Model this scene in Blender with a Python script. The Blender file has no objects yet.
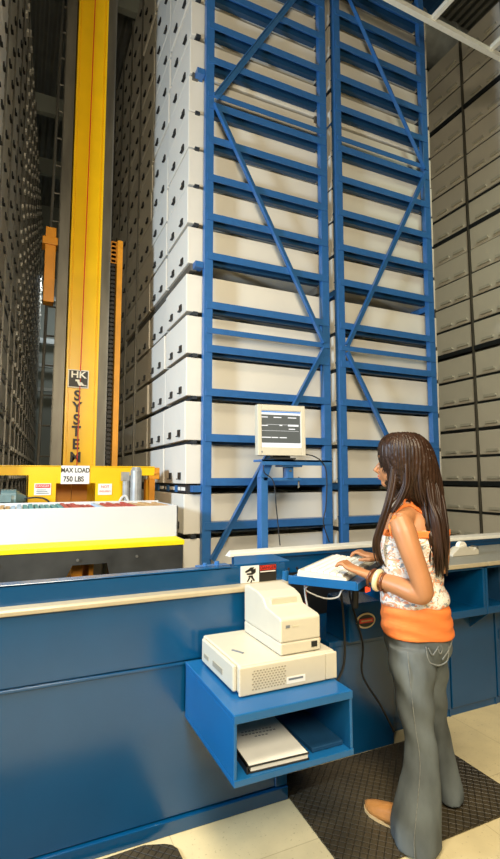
import bpy, bmesh, math, random
from mathutils import Vector, Matrix
random.seed(7)
S = bpy.context.scene
COL = S.collection

# ------------------------------------------------------------------ camera
cam_d = bpy.data.cameras.new('camera'); cam = bpy.data.objects.new('camera', cam_d); COL.objects.link(cam)
cam_d.sensor_fit = 'HORIZONTAL'; cam_d.sensor_width = 36.0; cam_d.lens = 36.0*494.97/500.0
cam_d.clip_start = 0.05; cam_d.clip_end = 80
cam.location = (0, 0, 1.45)
fwd = Vector((0.418, 0.903, 0.0)).normalized()
pitch = math.radians(5.48)
d = Vector((fwd.x*math.cos(pitch), fwd.y*math.cos(pitch), math.sin(pitch)))
cam.rotation_euler = d.to_track_quat('-Z', 'Y').to_euler()
S.camera = cam
# ------------------------------------------------------------------ world, lights, exposure
w = bpy.data.worlds.new('world'); S.world = w; w.use_nodes = True
w.node_tree.nodes['Background'].inputs[0].default_value = (0.85, 0.9, 1.0, 1)
w.node_tree.nodes['Background'].inputs[1].default_value = 0.006
S.view_settings.view_transform = 'Standard'; S.view_settings.look = 'None'
S.view_settings.gamma = 1; S.view_settings.use_curve_mapping = False
S.view_settings.exposure = 0.0

def area(name, loc, target, size, power, color, sizey=None, spread=180):
    l = bpy.data.lights.new(name, 'AREA'); l.spread = math.radians(spread); l.energy = power; l.color = color; l.size = size
    if sizey: l.shape = 'RECTANGLE'; l.size_y = sizey
    o = bpy.data.objects.new(name, l); COL.objects.link(o); o.location = loc
    o.rotation_euler = (Vector(target)-Vector(loc)).to_track_quat('-Z', 'Y').to_euler(); return o
area('hall_light', (0.0, -1.0, 3.1), (2.1, 3.7, 1.0), 1.4, 205, (1.0, 0.86, 0.62))
area('dock_light', (-2.9, 2.0, 2.3), (1.2, 4.3, 2.0), 0.5, 250, (0.66, 0.82, 1.0))
area('ceiling_light', (-0.3, 0.2, 5.4), (0.9, 1.0, 0.0), 1.2, 90, (1.0, 0.88, 0.66), spread=110)
area('aisle_light', (3.6, 1.2, 6.0), (5.6, 5.0, 2.5), 0.8, 10, (0.86, 1.0, 0.78), spread=80)
area('far_light', (0.7, 13.4, 6.6), (0.7, 14.9, 2.5), 0.6, 22, (0.85, 0.95, 1.0))

# ------------------------------------------------------------------ materials
def mat(name, col, rough=0.5, metal=0.0, noise=0.0, nscale=20, bump=0.0, bscale=60, spec=0.5, coat=0.0, sx=(1, 1, 1)):
    m = bpy.data.materials.new(name); m.use_nodes = True; nt = m.node_tree
    b = nt.nodes['Principled BSDF']
    b.inputs['Base Color'].default_value = (*col, 1); b.inputs['Roughness'].default_value = rough
    b.inputs['Metallic'].default_value = metal; b.inputs['Specular IOR Level'].default_value = spec
    b.inputs['Coat Weight'].default_value = coat
    tc = nt.nodes.new('ShaderNodeTexCoord'); mp = nt.nodes.new('ShaderNodeMapping'); mp.inputs['Scale'].default_value = sx
    nt.links.new(tc.outputs['Object'], mp.inputs[0])
    n = nt.nodes.new('ShaderNodeTexNoise'); n.inputs['Scale'].default_value = nscale; n.inputs['Detail'].default_value = 5
    nt.links.new(mp.outputs[0], n.inputs['Vector'])
    r = nt.nodes.new('ShaderNodeValToRGB')
    r.color_ramp.elements[0].position = 0.3; r.color_ramp.elements[1].position = 0.7
    r.color_ramp.elements[0].color = (*[c*(1-noise) for c in col], 1); r.color_ramp.elements[1].color = (*[min(1, c*(1+noise)) for c in col], 1)
    nt.links.new(n.outputs['Fac'], r.inputs[0]); nt.links.new(r.outputs[0], b.inputs['Base Color'])
    if bump:
        n2 = nt.nodes.new('ShaderNodeTexNoise'); n2.inputs['Scale'].default_value = bscale
        nt.links.new(mp.outputs[0], n2.inputs['Vector'])
        bp = nt.nodes.new('ShaderNodeBump'); bp.inputs['Strength'].default_value = bump; bp.inputs['Distance'].default_value = 0.01
        nt.links.new(n2.outputs['Fac'], bp.inputs['Height']); nt.links.new(bp.outputs[0], b.inputs['Normal'])
    return m
M = {}
M['rack_blue'] = mat('rack_blue', (0.033, 0.135, 0.36), 0.32, noise=0.08)
M['counter_blue'] = mat('counter_blue', (0.001, 0.062, 0.18), 0.2, noise=0.06, nscale=4, bump=0.03, bscale=5, spec=0.8)
M['box_blue'] = mat('box_blue', (0.007, 0.10, 0.28), 0.3, noise=0.06, nscale=6)
M['dark_blue'] = mat('dark_blue', (0.01, 0.05, 0.12), 0.4, noise=0.08)
M['bin'] = mat('bin', (0.74, 0.70, 0.61), 0.6, noise=0.04, nscale=3)
M['white_bin'] = mat('white_bin', (0.66, 0.67, 0.66), 0.5, noise=0.02, nscale=5)
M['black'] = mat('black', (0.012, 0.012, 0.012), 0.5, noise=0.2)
M['pale_pull'] = mat('pale_pull', (0.62, 0.60, 0.52), 0.4, noise=0.05)
M['shelf_dark'] = mat('shelf_dark', (0.02, 0.025, 0.03), 0.5, noise=0.2)
M['yellow'] = mat('yellow', (0.85, 0.50, 0.006), 0.3, noise=0.05, nscale=5)
M['lip_yellow'] = mat('lip_yellow', (0.93, 0.72, 0.01), 0.35, noise=0.05)
M['orange'] = mat('orange', (0.62, 0.24, 0.01), 0.4, noise=0.15, nscale=6)
M['steel'] = mat('steel', (0.17, 0.16, 0.135), 0.45, 0.5, noise=0.25, nscale=9, sx=(1, 1, .2))
M['galv'] = mat('galv', (0.7, 0.73, 0.7), 0.35, 0.4, noise=0.2, nscale=5)
M['skirt'] = mat('skirt', (0.055, 0.055, 0.05), 0.4, 0.3, noise=0.35, nscale=5)
M['cream_trim'] = mat('cream_trim', (0.44, 0.38, 0.26), 0.3, noise=0.05, spec=0.6)
M['white_paint'] = mat('white_paint', (0.86, 0.83, 0.72), 0.4, noise=0.03)
M['plastic'] = mat('plastic', (0.57, 0.53, 0.425), 0.42, noise=0.02)
M['plastic_dark'] = mat('plastic_dark', (0.55, 0.51, 0.38), 0.45, noise=0.02)
M['vent'] = mat('vent', (0.30, 0.27, 0.2), 0.5)
M['red'] = mat('red', (0.65, 0.03, 0.015), 0.4)
M['paper'] = mat('paper', (0.80, 0.79, 0.74), 0.6, noise=0.03)
M['ink'] = mat('ink', (0.16, 0.18, 0.2), 0.6)
M['text_black'] = mat('text_black', (0.015, 0.013, 0.01), 0.5)
M['grey_top'] = mat('grey_top', (0.27, 0.27, 0.23), 0.5, noise=0.08, nscale=30)
M['motor'] = mat('motor', (0.33, 0.34, 0.33), 0.4, 0.3, noise=0.15)
M['teal_grey'] = mat('teal_grey', (0.12, 0.19, 0.19), 0.4, noise=0.1)
M['cable_white'] = mat('cable_white', (0.6, 0.6, 0.58), 0.4)
M['folder_tan'] = mat('folder_tan', (0.62, 0.38, 0.16), 0.6, noise=0.1)
M['folder_teal'] = mat('folder_teal', (0.12, 0.34, 0.34), 0.6, noise=0.1)
M['folder_red'] = mat('folder_red', (0.50, 0.07, 0.05), 0.6, noise=0.1)
M['folder_blue'] = mat('folder_blue', (0.45, 0.58, 0.70), 0.6, noise=0.1)
M['wall'] = mat('wall', (0.42, 0.44, 0.38), 0.7, noise=0.06, nscale=2)
M['wall_dark'] = mat('wall_dark', (0.10, 0.10, 0.09), 0.8, noise=0.1, nscale=2)
M['skin'] = mat('skin', (0.41, 0.18, 0.075), 0.45, noise=0.05, nscale=12)
M['skin_face'] = M['skin']
M['top_orange'] = mat('top_orange', (0.80, 0.20, 0.04), 0.7, noise=0.06, nscale=14, bump=0.25, bscale=14, sx=(1, 1, 4))
M['hair'] = mat('hair', (0.027, 0.012, 0.006), 0.42, noise=0.45, nscale=60, sx=(1, 1, .06), spec=0.35)
M['lips'] = mat('lips', (0.5, 0.12, 0.08), 0.4)
M['eye'] = mat('eye', (0.03, 0.02, 0.015), 0.2)
M['leather'] = mat('leather', (0.42, 0.19, 0.055), 0.32, noise=0.15)
M['sole'] = mat('sole', (0.5, 0.36, 0.18), 0.5)
M['bangle_brown'] = mat('bangle_brown', (0.12, 0.035, 0.012), 0.25, noise=0.2)
M['bangle_cream'] = mat('bangle_cream', (0.74, 0.60, 0.34), 0.25, noise=0.1)

def nodes(m): return m.node_tree, m.node_tree.nodes, m.node_tree.links, m.node_tree.nodes['Principled BSDF']
# floor: pale vinyl tile with thin seams and specks
m = mat('floor_tile', (0.66, 0.56, 0.33), 0.32, noise=0.07, nscale=9); nt, N, L, b = nodes(m); M['floor'] = m
tc = N.new('ShaderNodeTexCoord'); br = N.new('ShaderNodeTexBrick'); br.offset = 0.0
br.inputs['Scale'].default_value = 1; br.inputs['Brick Width'].default_value = 0.61; br.inputs['Row Height'].default_value = 0.61
br.inputs['Mortar Size'].default_value = 0.002
br.inputs['Color1'].default_value = (1, 1, 1, 1); br.inputs['Color2'].default_value = (0.97, 0.97, 0.96, 1); br.inputs['Mortar'].default_value = (0.72, 0.7, 0.66, 1)
L.new(tc.outputs['Object'], br.inputs['Vector'])
sp = N.new('ShaderNodeTexNoise'); sp.inputs['Scale'].default_value = 70; L.new(tc.outputs['Object'], sp.inputs['Vector'])
rr = N.new('ShaderNodeValToRGB'); rr.color_ramp.elements[0].position = 0.28; rr.color_ramp.elements[1].position = 0.36
rr.color_ramp.elements[0].color = (0.72, 0.7, 0.66, 1); L.new(sp.outputs['Fac'], rr.inputs[0])
mx = N.new('ShaderNodeMixRGB'); mx.blend_type = 'MULTIPLY'; mx.inputs[0].default_value = 1
mx2 = N.new('ShaderNodeMixRGB'); mx2.blend_type = 'MULTIPLY'; mx2.inputs[0].default_value = 1
src = b.inputs['Base Color'].links[0].from_socket
L.new(src, mx.inputs[1]); L.new(br.outputs[0], mx.inputs[2]); L.new(mx.outputs[0], mx2.inputs[1]); L.new(rr.outputs[0], mx2.inputs[2]); L.new(mx2.outputs[0], b.inputs['Base Color'])
# rubber mat with raised diamond pattern
m = mat('mat_rubber', (0.05, 0.038, 0.02), 0.4, noise=0.25, nscale=6); nt, N, L, b = nodes(m); M['mat'] = m
tc = N.new('ShaderNodeTexCoord')
mp = N.new('ShaderNodeMapping'); mp.inputs['Rotation'].default_value = (0, 0, math.radians(45)); mp.inputs['Scale'].default_value = (34, 34, 34)
L.new(tc.outputs['Object'], mp.inputs[0]); ck = N.new('ShaderNodeTexVoronoi'); ck.distance = 'CHEBYCHEV'; ck.inputs['Randomness'].default_value = 0; ck.inputs['Scale'].default_value = 1
L.new(mp.outputs[0], ck.inputs['Vector']); bp = N.new('ShaderNodeBump'); bp.inputs['Strength'].default_value = 1.0; bp.inputs['Distance'].default_value = 0.05; bp.invert = True
L.new(ck.outputs['Distance'], bp.inputs['Height']); L.new(bp.outputs[0], b.inputs['Normal'])
# denim: vertical fading and fine weave
m = mat('denim', (0.085, 0.10, 0.105), 0.8, noise=0.4, nscale=9, bump=0.4, bscale=16, sx=(1, 1, .5)); M['denim'] = m
M['seam'] = mat('seam', (0.15, 0.16, 0.155), 0.8, noise=0.3, nscale=80)
# patterned blouse: white ground with small orange, rust and slate brush marks
m = mat('print_cloth', (0.85, 0.83, 0.78), 0.75, bump=0.35, bscale=18); nt, N, L, b = nodes(m); M['print'] = m
tc = N.new('ShaderNodeTexCoord'); mp = N.new('ShaderNodeMapping'); mp.inputs['Scale'].default_value = (1, 1, 1.7); L.new(tc.outputs['Object'], mp.inputs[0])
prev = None
for k, (c, sc, p) in enumerate((((0.75, 0.30, 0.16), 20, .54), ((0.24, 0.27, 0.30), 27, .565), ((0.62, 0.42, 0.28), 45, .57))):
    n = N.new('ShaderNodeTexNoise'); n.inputs['Scale'].default_value = sc; n.inputs['Detail'].default_value = 3; n.inputs['Distortion'].default_value = 1.5
    o2 = N.new('ShaderNodeVectorMath'); o2.operation = 'ADD'; o2.inputs[1].default_value = (k*3.1, k*1.7, k); L.new(mp.outputs[0], o2.inputs[0]); L.new(o2.outputs[0], n.inputs['Vector'])
    r = N.new('ShaderNodeValToRGB'); r.color_ramp.elements[0].position = p; r.color_ramp.elements[1].position = p+.04
    L.new(n.outputs['Fac'], r.inputs[0]); x = N.new('ShaderNodeMixRGB'); L.new(r.outputs[0], x.inputs[0])
    if prev: L.new(prev, x.inputs[1])
    else: x.inputs[1].default_value = (0.78, 0.74, 0.68, 1)
    x.inputs[2].default_value = (*c, 1); prev = x.outputs[0]
L.new(prev, b.inputs['Base Color'])
# corrugated metal ceiling
m = mat('roof_deck', (0.30, 0.30, 0.27), 0.5, 0.3, noise=0.1, nscale=3); nt, N, L, b = nodes(m); M['roof'] = m
tc = N.new('ShaderNodeTexCoord'); wv = N.new('ShaderNodeTexWave'); wv.bands_direction = 'X'; wv.inputs['Scale'].default_value = 2.2
L.new(tc.outputs['Object'], wv.inputs['Vector']); bp = N.new('ShaderNodeBump'); bp.inputs['Strength'].default_value = 1; bp.inputs['Distance'].default_value = 0.05
L.new(wv.outputs[0], bp.inputs['Height']); L.new(bp.outputs[0], b.inputs['Normal'])
def emis(name, col, s):
    m = bpy.data.materials.new(name); m.use_nodes = True; b = m.node_tree.nodes['Principled BSDF']
    b.inputs['Base Color'].default_value = (*[c*.3 for c in col], 1); b.inputs['Emission Color'].default_value = (*col, 1); b.inputs['Emission Strength'].default_value = s; return m
M['scr_white'] = emis('screen_white', (0.9, 0.92, 0.95), 0.85)
M['scr_dark'] = emis('screen_dark', (0.10, 0.11, 0.105), 0.8)
M['scr_blue'] = emis('screen_blue', (0.12, 0.3, 0.7), 0.8)
M['scanner_red'] = emis('scanner_glow', (1.0, 0.08, 0.02), 1.2)

# ------------------------------------------------------------------ mesh builder
class B:
    def __init__(s): s.v = []; s.f = []
    def add(s, vs, fs):
        n = len(s.v); s.v += [tuple(v) for v in vs]; s.f += [tuple(i+n for i in f) for f in fs]; return s
    def box(s, x0, x1, y0, y1, z0, z1):
        vs = [(x, y, z) for z in (z0, z1) for y in (y0, y1) for x in (x0, x1)]
        return s.add(vs, [(0, 2, 3, 1), (4, 5, 7, 6), (0, 1, 5, 4), (2, 6, 7, 3), (0, 4, 6, 2), (1, 3, 7, 5)])
    def hexa(s, b4, t4):   # bottom and top quads, counter-clockwise from above
        return s.add(list(b4)+list(t4), [(3, 2, 1, 0), (4, 5, 6, 7), (0, 1, 5, 4), (1, 2, 6, 5), (2, 3, 7, 6), (3, 0, 4, 7)])
    def prism(s, poly, ax, a, b):   # polygon in the two other axes, extruded along axis ax
        n = len(poly)
        def P(p, t):
            q = list(p); q.insert(ax, t); return q
        return s.add([P(p, a) for p in poly]+[P(p, b) for p in poly], [tuple(range(n))[::-1], tuple(range(n, 2*n))]+[(i, (i+1) % n, (i+1) % n+n, i+n) for i in range(n)])
    def bar(s, p, q, w, h, up=(0, 0, 1)):
        p = Vector(p); q = Vector(q); d = (q-p).normalized(); u = Vector(up)
        if abs(d.dot(u)) > .99: u = Vector((0, 1, 0))
        a = d.cross(u).normalized()*w/2; c = a.cross(d).normalized()*h/2
        return s.hexa([p-a-c, p+a-c, p+a+c, p-a+c], [q-a-c, q+a-c, q+a+c, q-a+c])
    def loft(s, secs, seg=16, cap=True):   # secs: list of lists of points
        n = len(s.v); k = len(secs[0])
        for r in secs: s.v += [tuple(p) for p in r]
        for i in range(len(secs)-1):
            for j in range(k): s.f.append((n+i*k+j, n+i*k+(j+1) % k, n+(i+1)*k+(j+1) % k, n+(i+1)*k+j))
        if cap:
            s.f.append(tuple(n+j for j in range(k))[::-1]); s.f.append(tuple(n+(len(secs)-1)*k+j for j in range(k)))
        return s
    def tube(s, pts, r, seg=10):
        pts = [Vector(p) for p in pts]; rs = r if isinstance(r, (list, tuple)) else [r]*len(pts)
        secs = []; a = None
        for i, p in enumerate(pts):
            d = (pts[min(i+1, len(pts)-1)]-pts[max(i-1, 0)]).normalized()
            if a is None:
                a = d.cross(Vector((0, 0, 1)));
                if a.length < .1: a = d.cross(Vector((0, 1, 0)))
            a = (a-d*a.dot(d)).normalized(); c = d.cross(a)
            secs.append([p+(a*math.cos(2*math.pi*k/seg)+c*math.sin(2*math.pi*k/seg))*rs[i] for k in range(seg)])
        return s.loft(secs)
    def ell(s, c, r, seg=16, rg=10, rot=None):
        c = Vector(c); secs = []
        for i in range(1, rg):
            t = math.pi*i/rg; row = []
            for k in range(seg):
                v = Vector((r[0]*math.sin(t)*math.cos(2*math.pi*k/seg), r[1]*math.sin(t)*math.sin(2*math.pi*k/seg), -r[2]*math.cos(t)))
                if rot: v = rot @ v
                row.append(c+v)
            secs.append(row)
        return s.loft(secs)
    def torus(s, c, R, r, nrm, seg=24, sg=8, sy=1.0):
        c = Vector(c); n = Vector(nrm).normalized(); a = n.orthogonal().normalized(); b2 = n.cross(a); base = len(s.v)
        for i in range(seg):
            t = 2*math.pi*i/seg; o = a*math.cos(t)+b2*math.sin(t)
            for j in range(sg):
                u = 2*math.pi*j/sg; s.v.append(tuple(c+o*(R+r*math.cos(u))+n*r*sy*math.sin(u)))
        for i in range(seg):
            for j in range(sg):
                s.f.append((base+i*sg+j, base+((i+1) % seg)*sg+j, base+((i+1) % seg)*sg+(j+1) % sg, base+i*sg+(j+1) % sg))
        return s
def wloc(o):
    v = Vector((0, 0, 0))
    while o is not None: v += Vector(o.location); o = o.parent
    return v
def make(name, b, m, parent=None, bev=0.0, smooth=False, label=None, local=False):
    me = bpy.data.meshes.new(name); o0 = Vector((0, 0, 0)) if (parent is None or local) else wloc(parent)
    me.from_pydata([tuple(Vector(v)-o0) for v in b.v], [], b.f); me.update()
    bm = bmesh.new(); bm.from_mesh(me); bmesh.ops.recalc_face_normals(bm, faces=bm.faces); bm.to_mesh(me); bm.free()
    if smooth: me.polygons.foreach_set('use_smooth', [True]*len(me.polygons))
    if m: me.materials.append(m if not isinstance(m, str) else M[m])
    o = bpy.data.objects.new(name, me); COL.objects.link(o); o.parent = parent
    if bev:
        md = o.modifiers.new('bevel', 'BEVEL'); md.width = bev; md.segments = 2; md.limit_method = 'ANGLE'
    if label: o['label'] = label
    return o
def thing(name, label, cat, loc=(0, 0, 0), group=None):
    o = bpy.data.objects.new(name, None); COL.objects.link(o); o.location = loc; o.empty_display_size = .05
    o['label'] = label; o['category'] = cat
    if group: o['group'] = group
    return o
def tag(o, label, cat, group=None, kind=None):
    o['label'] = label; o['category'] = cat
    if group: o['group'] = group
    if kind: o['kind'] = kind
    return o
def struct(o): o['kind'] = 'structure'; return o
def text(name, s, size, loc, m, parent, align='CENTER', rz=0, tilt=90, sx=1.0, bold=0.0):
    c = bpy.data.curves.new(name, 'FONT'); c.body = s; c.size = size; c.align_x = align; c.align_y = 'CENTER'; c.extrude = 0.0008; c.offset = bold
    t = bpy.data.objects.new(name, c); COL.objects.link(t)
    dg = bpy.context.evaluated_depsgraph_get(); me = bpy.data.meshes.new_from_object(t.evaluated_get(dg))
    bpy.data.objects.remove(t); me.materials.clear(); me.materials.append(M[m])
    mt = Matrix.Rotation(math.radians(rz), 4, 'Z') @ Matrix.Rotation(math.radians(tilt), 4, 'X') @ Matrix.Scale(sx, 4, (1, 0, 0))
    me.transform(mt); o = bpy.data.objects.new(name, me); COL.objects.link(o); o.parent = parent
    o.location = Vector(loc)-(wloc(parent) if parent else Vector((0, 0, 0))); return o
def spline(pts, n=8):
    pts = [Vector(p) for p in pts]; out = []
    P = [pts[0]]+pts+[pts[-1]]
    for i in range(len(pts)-1):
        a, b, c, e = P[i], P[i+1], P[i+2], P[i+3]
        for k in range(n):
            t = k/n; out.append(.5*((2*b)+(c-a)*t+(2*a-5*b+4*c-e)*t*t+(3*b-a-3*c+e)*t**3))
    out.append(pts[-1]); return out

# ------------------------------------------------------------------ the building
struct(make('floor', B().box(-5, 9, -5, 16, -.1, 0), 'floor'))
struct(make('ceiling', B().box(-5, 9, -5, 16, 9.6, 9.7), 'roof'))
struct(make('wall_back', B().box(-5, 9, 15.5, 15.6, 0, 9.6), 'wall'))
struct(make('wall_left', B().box(-5.1, -5, -5, 16, 0, 9.6), 'wall_dark'))
struct(make('wall_right', B().box(9, 9.1, -5, 16, 0, 9.6), 'wall_dark'))
struct(make('wall_front', B().box(-5, 9, -5.1, -5, 0, 9.6), 'wall'))
for i, (x0, x1, y, z0, z1) in enumerate(((-5, 9, 9.6, 8.35, 8.7), (-5, 9, 15.2, 6.6, 6.72), (-5, 9, 15.2, 5.3, 5.45), (-5, 9, 15.2, 4.6, 4.7), (-5, 9, 15.2, 3.9, 4.0), (-5, 9, 7.6, 9.1, 9.45), (-5, 9, 12.6, 8.9, 9.3))):
    struct(make('trim_%d' % (i+1), B().box(x0, x1, y, y+.12, z0, z1), 'galv' if y > 15 else 'wall'))
for i, x in enumerate((4.25, 5.9)):
    struct(make('trim_%d' % (8+i), B().box(x, x+.16, 0, 15, 9.2, 9.5), 'rack_blue'))
du = B(); du.tube([(4.6, 6.0, 9.15), (8.8, 6.0, 9.15)], .36, 24)
for k in range(3): du.bar((5.0+k*1.6, 6.0, 9.4), (5.0+k*1.6, 6.0, 9.61), .02, .02)
for k in range(5): du.torus((5.0+k*.8, 6.0, 9.15), .365, .02, (1, 0, 0), 24, 6)
o = make('ventilation_duct', du, 'galv', smooth=True); tag(o, 'round galvanised duct under the ceiling, above the grey bins at the right', 'duct')
t = thing('ceiling_lattice', 'cream painted pipe ladder hanging overhead at the top right corner', 'pipe', (3.3, 3.3, 5.9))
make('rail', B().bar((1.9, 3.3, 5.95), (6.4, 3.3, 5.86), .05, .05), 'white_paint', t)
make('rail', B().bar((1.9, 2.55, 5.95), (6.4, 2.55, 5.86), .05, .05), 'white_paint', t)
for x in (2.7, 3.5, 4.31, 5.12): make('rung', B().bar((x, 2.57, 5.93), (x, 3.28, 5.93), .045, .045), 'white_paint', t)
for x in (2.3, 5.9): make('hanger', B().bar((x, 2.9, 5.9), (x, 2.9, 9.6), .012, .012), 'galv', t)

# ------------------------------------------------------------------ storage bins
ZB = [.30, .65, 1.0, 1.395, 1.745, 2.105, 2.455, 2.805, 3.215, 3.565, 3.905, 4.24, 4.565, 4.915, 5.28, 5.63, 5.97, 6.31, 6.70, 7.05, 7.40]
BIG = {3: 1, 8: 1, 13: 1, 18: 1}
ORD = ['lowest', 'second', 'third', 'fourth', 'fifth', 'sixth', 'seventh', 'eighth', 'ninth', 'tenth', 'eleventh', 'twelfth', 'thirteenth', 'fourteenth', 'fifteenth', 'sixteenth', 'seventeenth', 'eighteenth', 'nineteenth', 'twentieth', 'topmost']
CORD = ['front', 'second', 'third', 'fourth', 'fifth', 'sixth', 'seventh', 'eighth']
BL, BD, BH = 1.30, .635, .315     # length, depth (aisle face), height
def bin_mesh(L=BL):
    b = B(); t = .012
    z1 = BH
    # tray: slightly drafted walls, open top, rim
    b.hexa([(0.004, .004, 0), (L-.004, .004, 0), (L-.004, BD-.004, 0), (0.004, BD-.004, 0)], [(0, 0, z1), (L, 0, z1), (L, BD, z1), (0, BD, z1)])
    b.f.pop(1)   # open top, add inner shell
    n = len(b.v)
    b.v += [(t, t, z1), (L-t, t, z1), (L-t, BD-t, z1), (t, BD-t, z1), (t, t, .02), (L-t, t, .02), (L-t, BD-t, .02), (t, BD-t, .02)]
    q = n-8+4
    for k in range(4):
        k2 = (k+1) % 4
        b.f.append((q+k, q+k2, n+k2, n+k)); b.f.append((n+k, n+k2, n+4+k2, n+4+k))
    b.f.append((n+4, n+5, n+6, n+7))
    return b
def pull(y, wide=.075, h=.045, d=.024):
    if d < .02:
        b = B(); b.box(-d, .003, y-wide/2, y+wide/2, .04, .04+h); b.box(-d*2.4, 0, y-wide/2, y+wide/2, .034, .042); return b
    b = B(); z = .035
    b.box(-d, 0, y-wide/2, y+wide/2, z, z+.012); b.box(-d, -d+.007, y-wide/2, y+wide/2, z, z+h); b.box(-d, 0.004, y-wide/2, y-wide/2+.01, z, z+h*.8); b.box(-d, 0.004, y+wide/2-.01, y+wide/2, z, z+h*.8)
    return b
def bin_proto(name, cmat, pmat, wide, h, d):
    r = make(name, bin_mesh(), cmat, bev=.006)
    for y in (.15, .42):
        p = make('handle', pull(y, wide, h, d), pmat, r, local=True)
    return r
proto = {'black': bin_proto('storage_bin', 'bin', 'black', .055, .052, .009),
         'pale': bin_proto('storage_bin', 'bin', 'pale_pull', .17, .034, .03)}
used = set()
def place_bin(kind, loc, rz, label, group):
    p = proto[kind]
    if kind not in used: o = p; used.add(kind)
    else:
        o = p.copy(); COL.objects.link(o)
        for ch in p.children:
            c = ch.copy(); COL.objects.link(c); c.parent = o
    o.location = loc; o.rotation_euler = (0, 0, rz)
    tag(o, label, 'bin', group); return o
def fwd_of(x, y): return .418*x+.903*y
PITCH = .67
rest = B(); nb = 0
LX = 1.185
for k in range(13):
    y = 3.79+PITCH*k
    for i, z in enumerate(ZB):
        if z < .6 or z > 1.45+1.2*fwd_of(LX, y): continue
        jx = random.uniform(-.008, .008)
        if k < 7:
            place_bin('black', (LX+jx, y, z), 0, 'cream bin with two black pulls beside the crane aisle, %s column back, %s shelf' % (CORD[k], ORD[i]), 'bins stacked along the right side of the crane aisle'); nb += 1
        else:
            rest.box(LX+jx, LX+jx+BL, y, y+BD, z, z+BH)
for i, z in enumerate(ZB):
    y = 3.79
    if z < .6 or z > 6.6: continue
    place_bin('black', (2.625, y, z), 0, 'cream bin behind the right-hand blue frame, %s shelf from the floor' % ORD[i], 'bins behind the right-hand blue rack frame'); nb += 1
RX = 5.5
for k in range(4):
    y = 4.03+PITCH*k
    for i, z in enumerate(ZB):
        if z < .6: continue
        place_bin('pale', (RX, y, z), 0, 'greyish bin with pale pulls on the far right rack, %s column back, %s shelf' % (CORD[k], ORD[i]), 'bins on the far right rack'); nb += 1
# left side of the crane aisle; this row runs very slightly toward the right rack
AL = math.radians(-3.6)
def left_pt(s, off=0): return (-.30+math.sin(-AL)*s+off*0, 4.0+math.cos(AL)*s)
for k in range(15):
    x, y = left_pt(PITCH*k)
    for i, z in enumerate(ZB):
        if z < .6 or z > 1.45+1.25*fwd_of(x, y): continue
        if nb < 300:
            x2, y2 = left_pt(PITCH*k+BD)
            place_bin('black', (x2, y2, z), math.pi+AL, 'shadowed bin on the left side of the crane aisle, %s column back, %s shelf' % (CORD[k], ORD[i]), 'bins along the left side of the crane aisle'); nb += 1
        else:
            c, s_ = math.cos(AL), math.sin(AL)
            def R(u, v): return (x+u*c-v*s_, y+u*s_+v*c)
            q = [R(-BL, 0), R(0, 0), R(0, BD), R(-BL, BD)]
            rest.hexa([(*p, z) for p in q], [(*p, z+BH) for p in q])
            for v in (.2, .47):
                q = [R(0, v-.035), R(.024, v-.035), R(.024, v+.035), R(0, v+.035)]
                rest.hexa([(*p, z+.035) for p in q], [(*p, z+.085) for p in q])
o = make('storage_bin', rest, 'bin'); tag(o, 'remaining shadowed bins deep in the crane aisle', 'bin', kind='stuff')

# ------------------------------------------------------------------ racks
TOPS = [.75, 1.098, 1.442, 1.79, 2.155, 2.51, 2.87, 3.284, 3.621, 3.963, 4.301, 4.609, 5.024, 5.343, 5.69, 6.03, 6.37, 6.76, 7.1]
THIN = [2.65, 4.70, 6.46]
def front_frame(t, x0, x1, flip):
    for x in (x0, x1-.08):
        b = B(); b.box(x, x+.074, 3.68, 3.69, 0, 7.8); b.box(x+.004, x+.012, 3.69, 3.74, 0, 7.8); b.box(x+.062, x+.070, 3.69, 3.74, 0, 7.8)
        make('post', b, 'rack_blue', t, bev=.002)
    for z in TOPS:
        b = B(); b.box(x0+.02, x1-.02, 3.672, 3.68, z-.06, z); b.box(x0+.02, x1-.02, 3.68, 3.775, z-.008, z)
        make('beam', b, 'rack_blue', t)
        make('shaded_shelf_support', B().box(x0+.08, x1-.08, 3.735, 3.782, z-.078, z-.009), 'dark_blue', t)  # support plate coloured dark to stand in for the shaded gap under the beam
    for z in THIN:
        b = B(); b.box(x0+.02, x1-.02, 3.67, 3.68, z-.045, z); b.box(x0+.02, x1-.02, 3.68, 3.72, z-.006, z)
        make('beam', b, 'rack_blue', t)
    nodesz = [.78, 2.62, 4.62, 6.4, 7.7]
    for i in range(4):
        side = (i % 2 == 0) ^ flip
        xa, xb = (x0+.08, x1-.08) if side else (x1-.08, x0+.08)
        za, zb = nodesz[i]+.03, nodesz[i+1]-.03
        b = B(); b.bar((xa, 3.655, za), (xb, 3.655, zb), .012, .05, up=(0, 1, 0)); 
        b = B(); dv = Vector((xb-xa, 0, zb-za)).normalized(); nv = Vector((-dv.z, 0, dv.x))
        p = Vector((xa, 3.662, za)); q = Vector((xb, 3.662, zb)); h = nv*.026; yy = Vector((0, .008, 0))
        b.hexa([p-h, p+h, p+h+yy, p-h+yy], [q-h, q+h, q+h+yy, q-h+yy])
        yy = Vector((0, .012, 0)); h2 = nv*.026; h3 = nv*.019
        b.hexa([p+h3-yy*2.4, p+h2-yy*2.4, p+h2+yy*.3, p+h3+yy*.3], [q+h3-yy*2.4, q+h2-yy*2.4, q+h2+yy*.3, q+h3+yy*.3])
        make('brace', b, 'rack_blue', t)
t = thing('storage_rack', 'blue steel rack frame at the aisle corner, behind the monitor', 'rack', (1.295, 3.68, 0))
front_frame(t, 1.295, 2.51, False)
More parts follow.
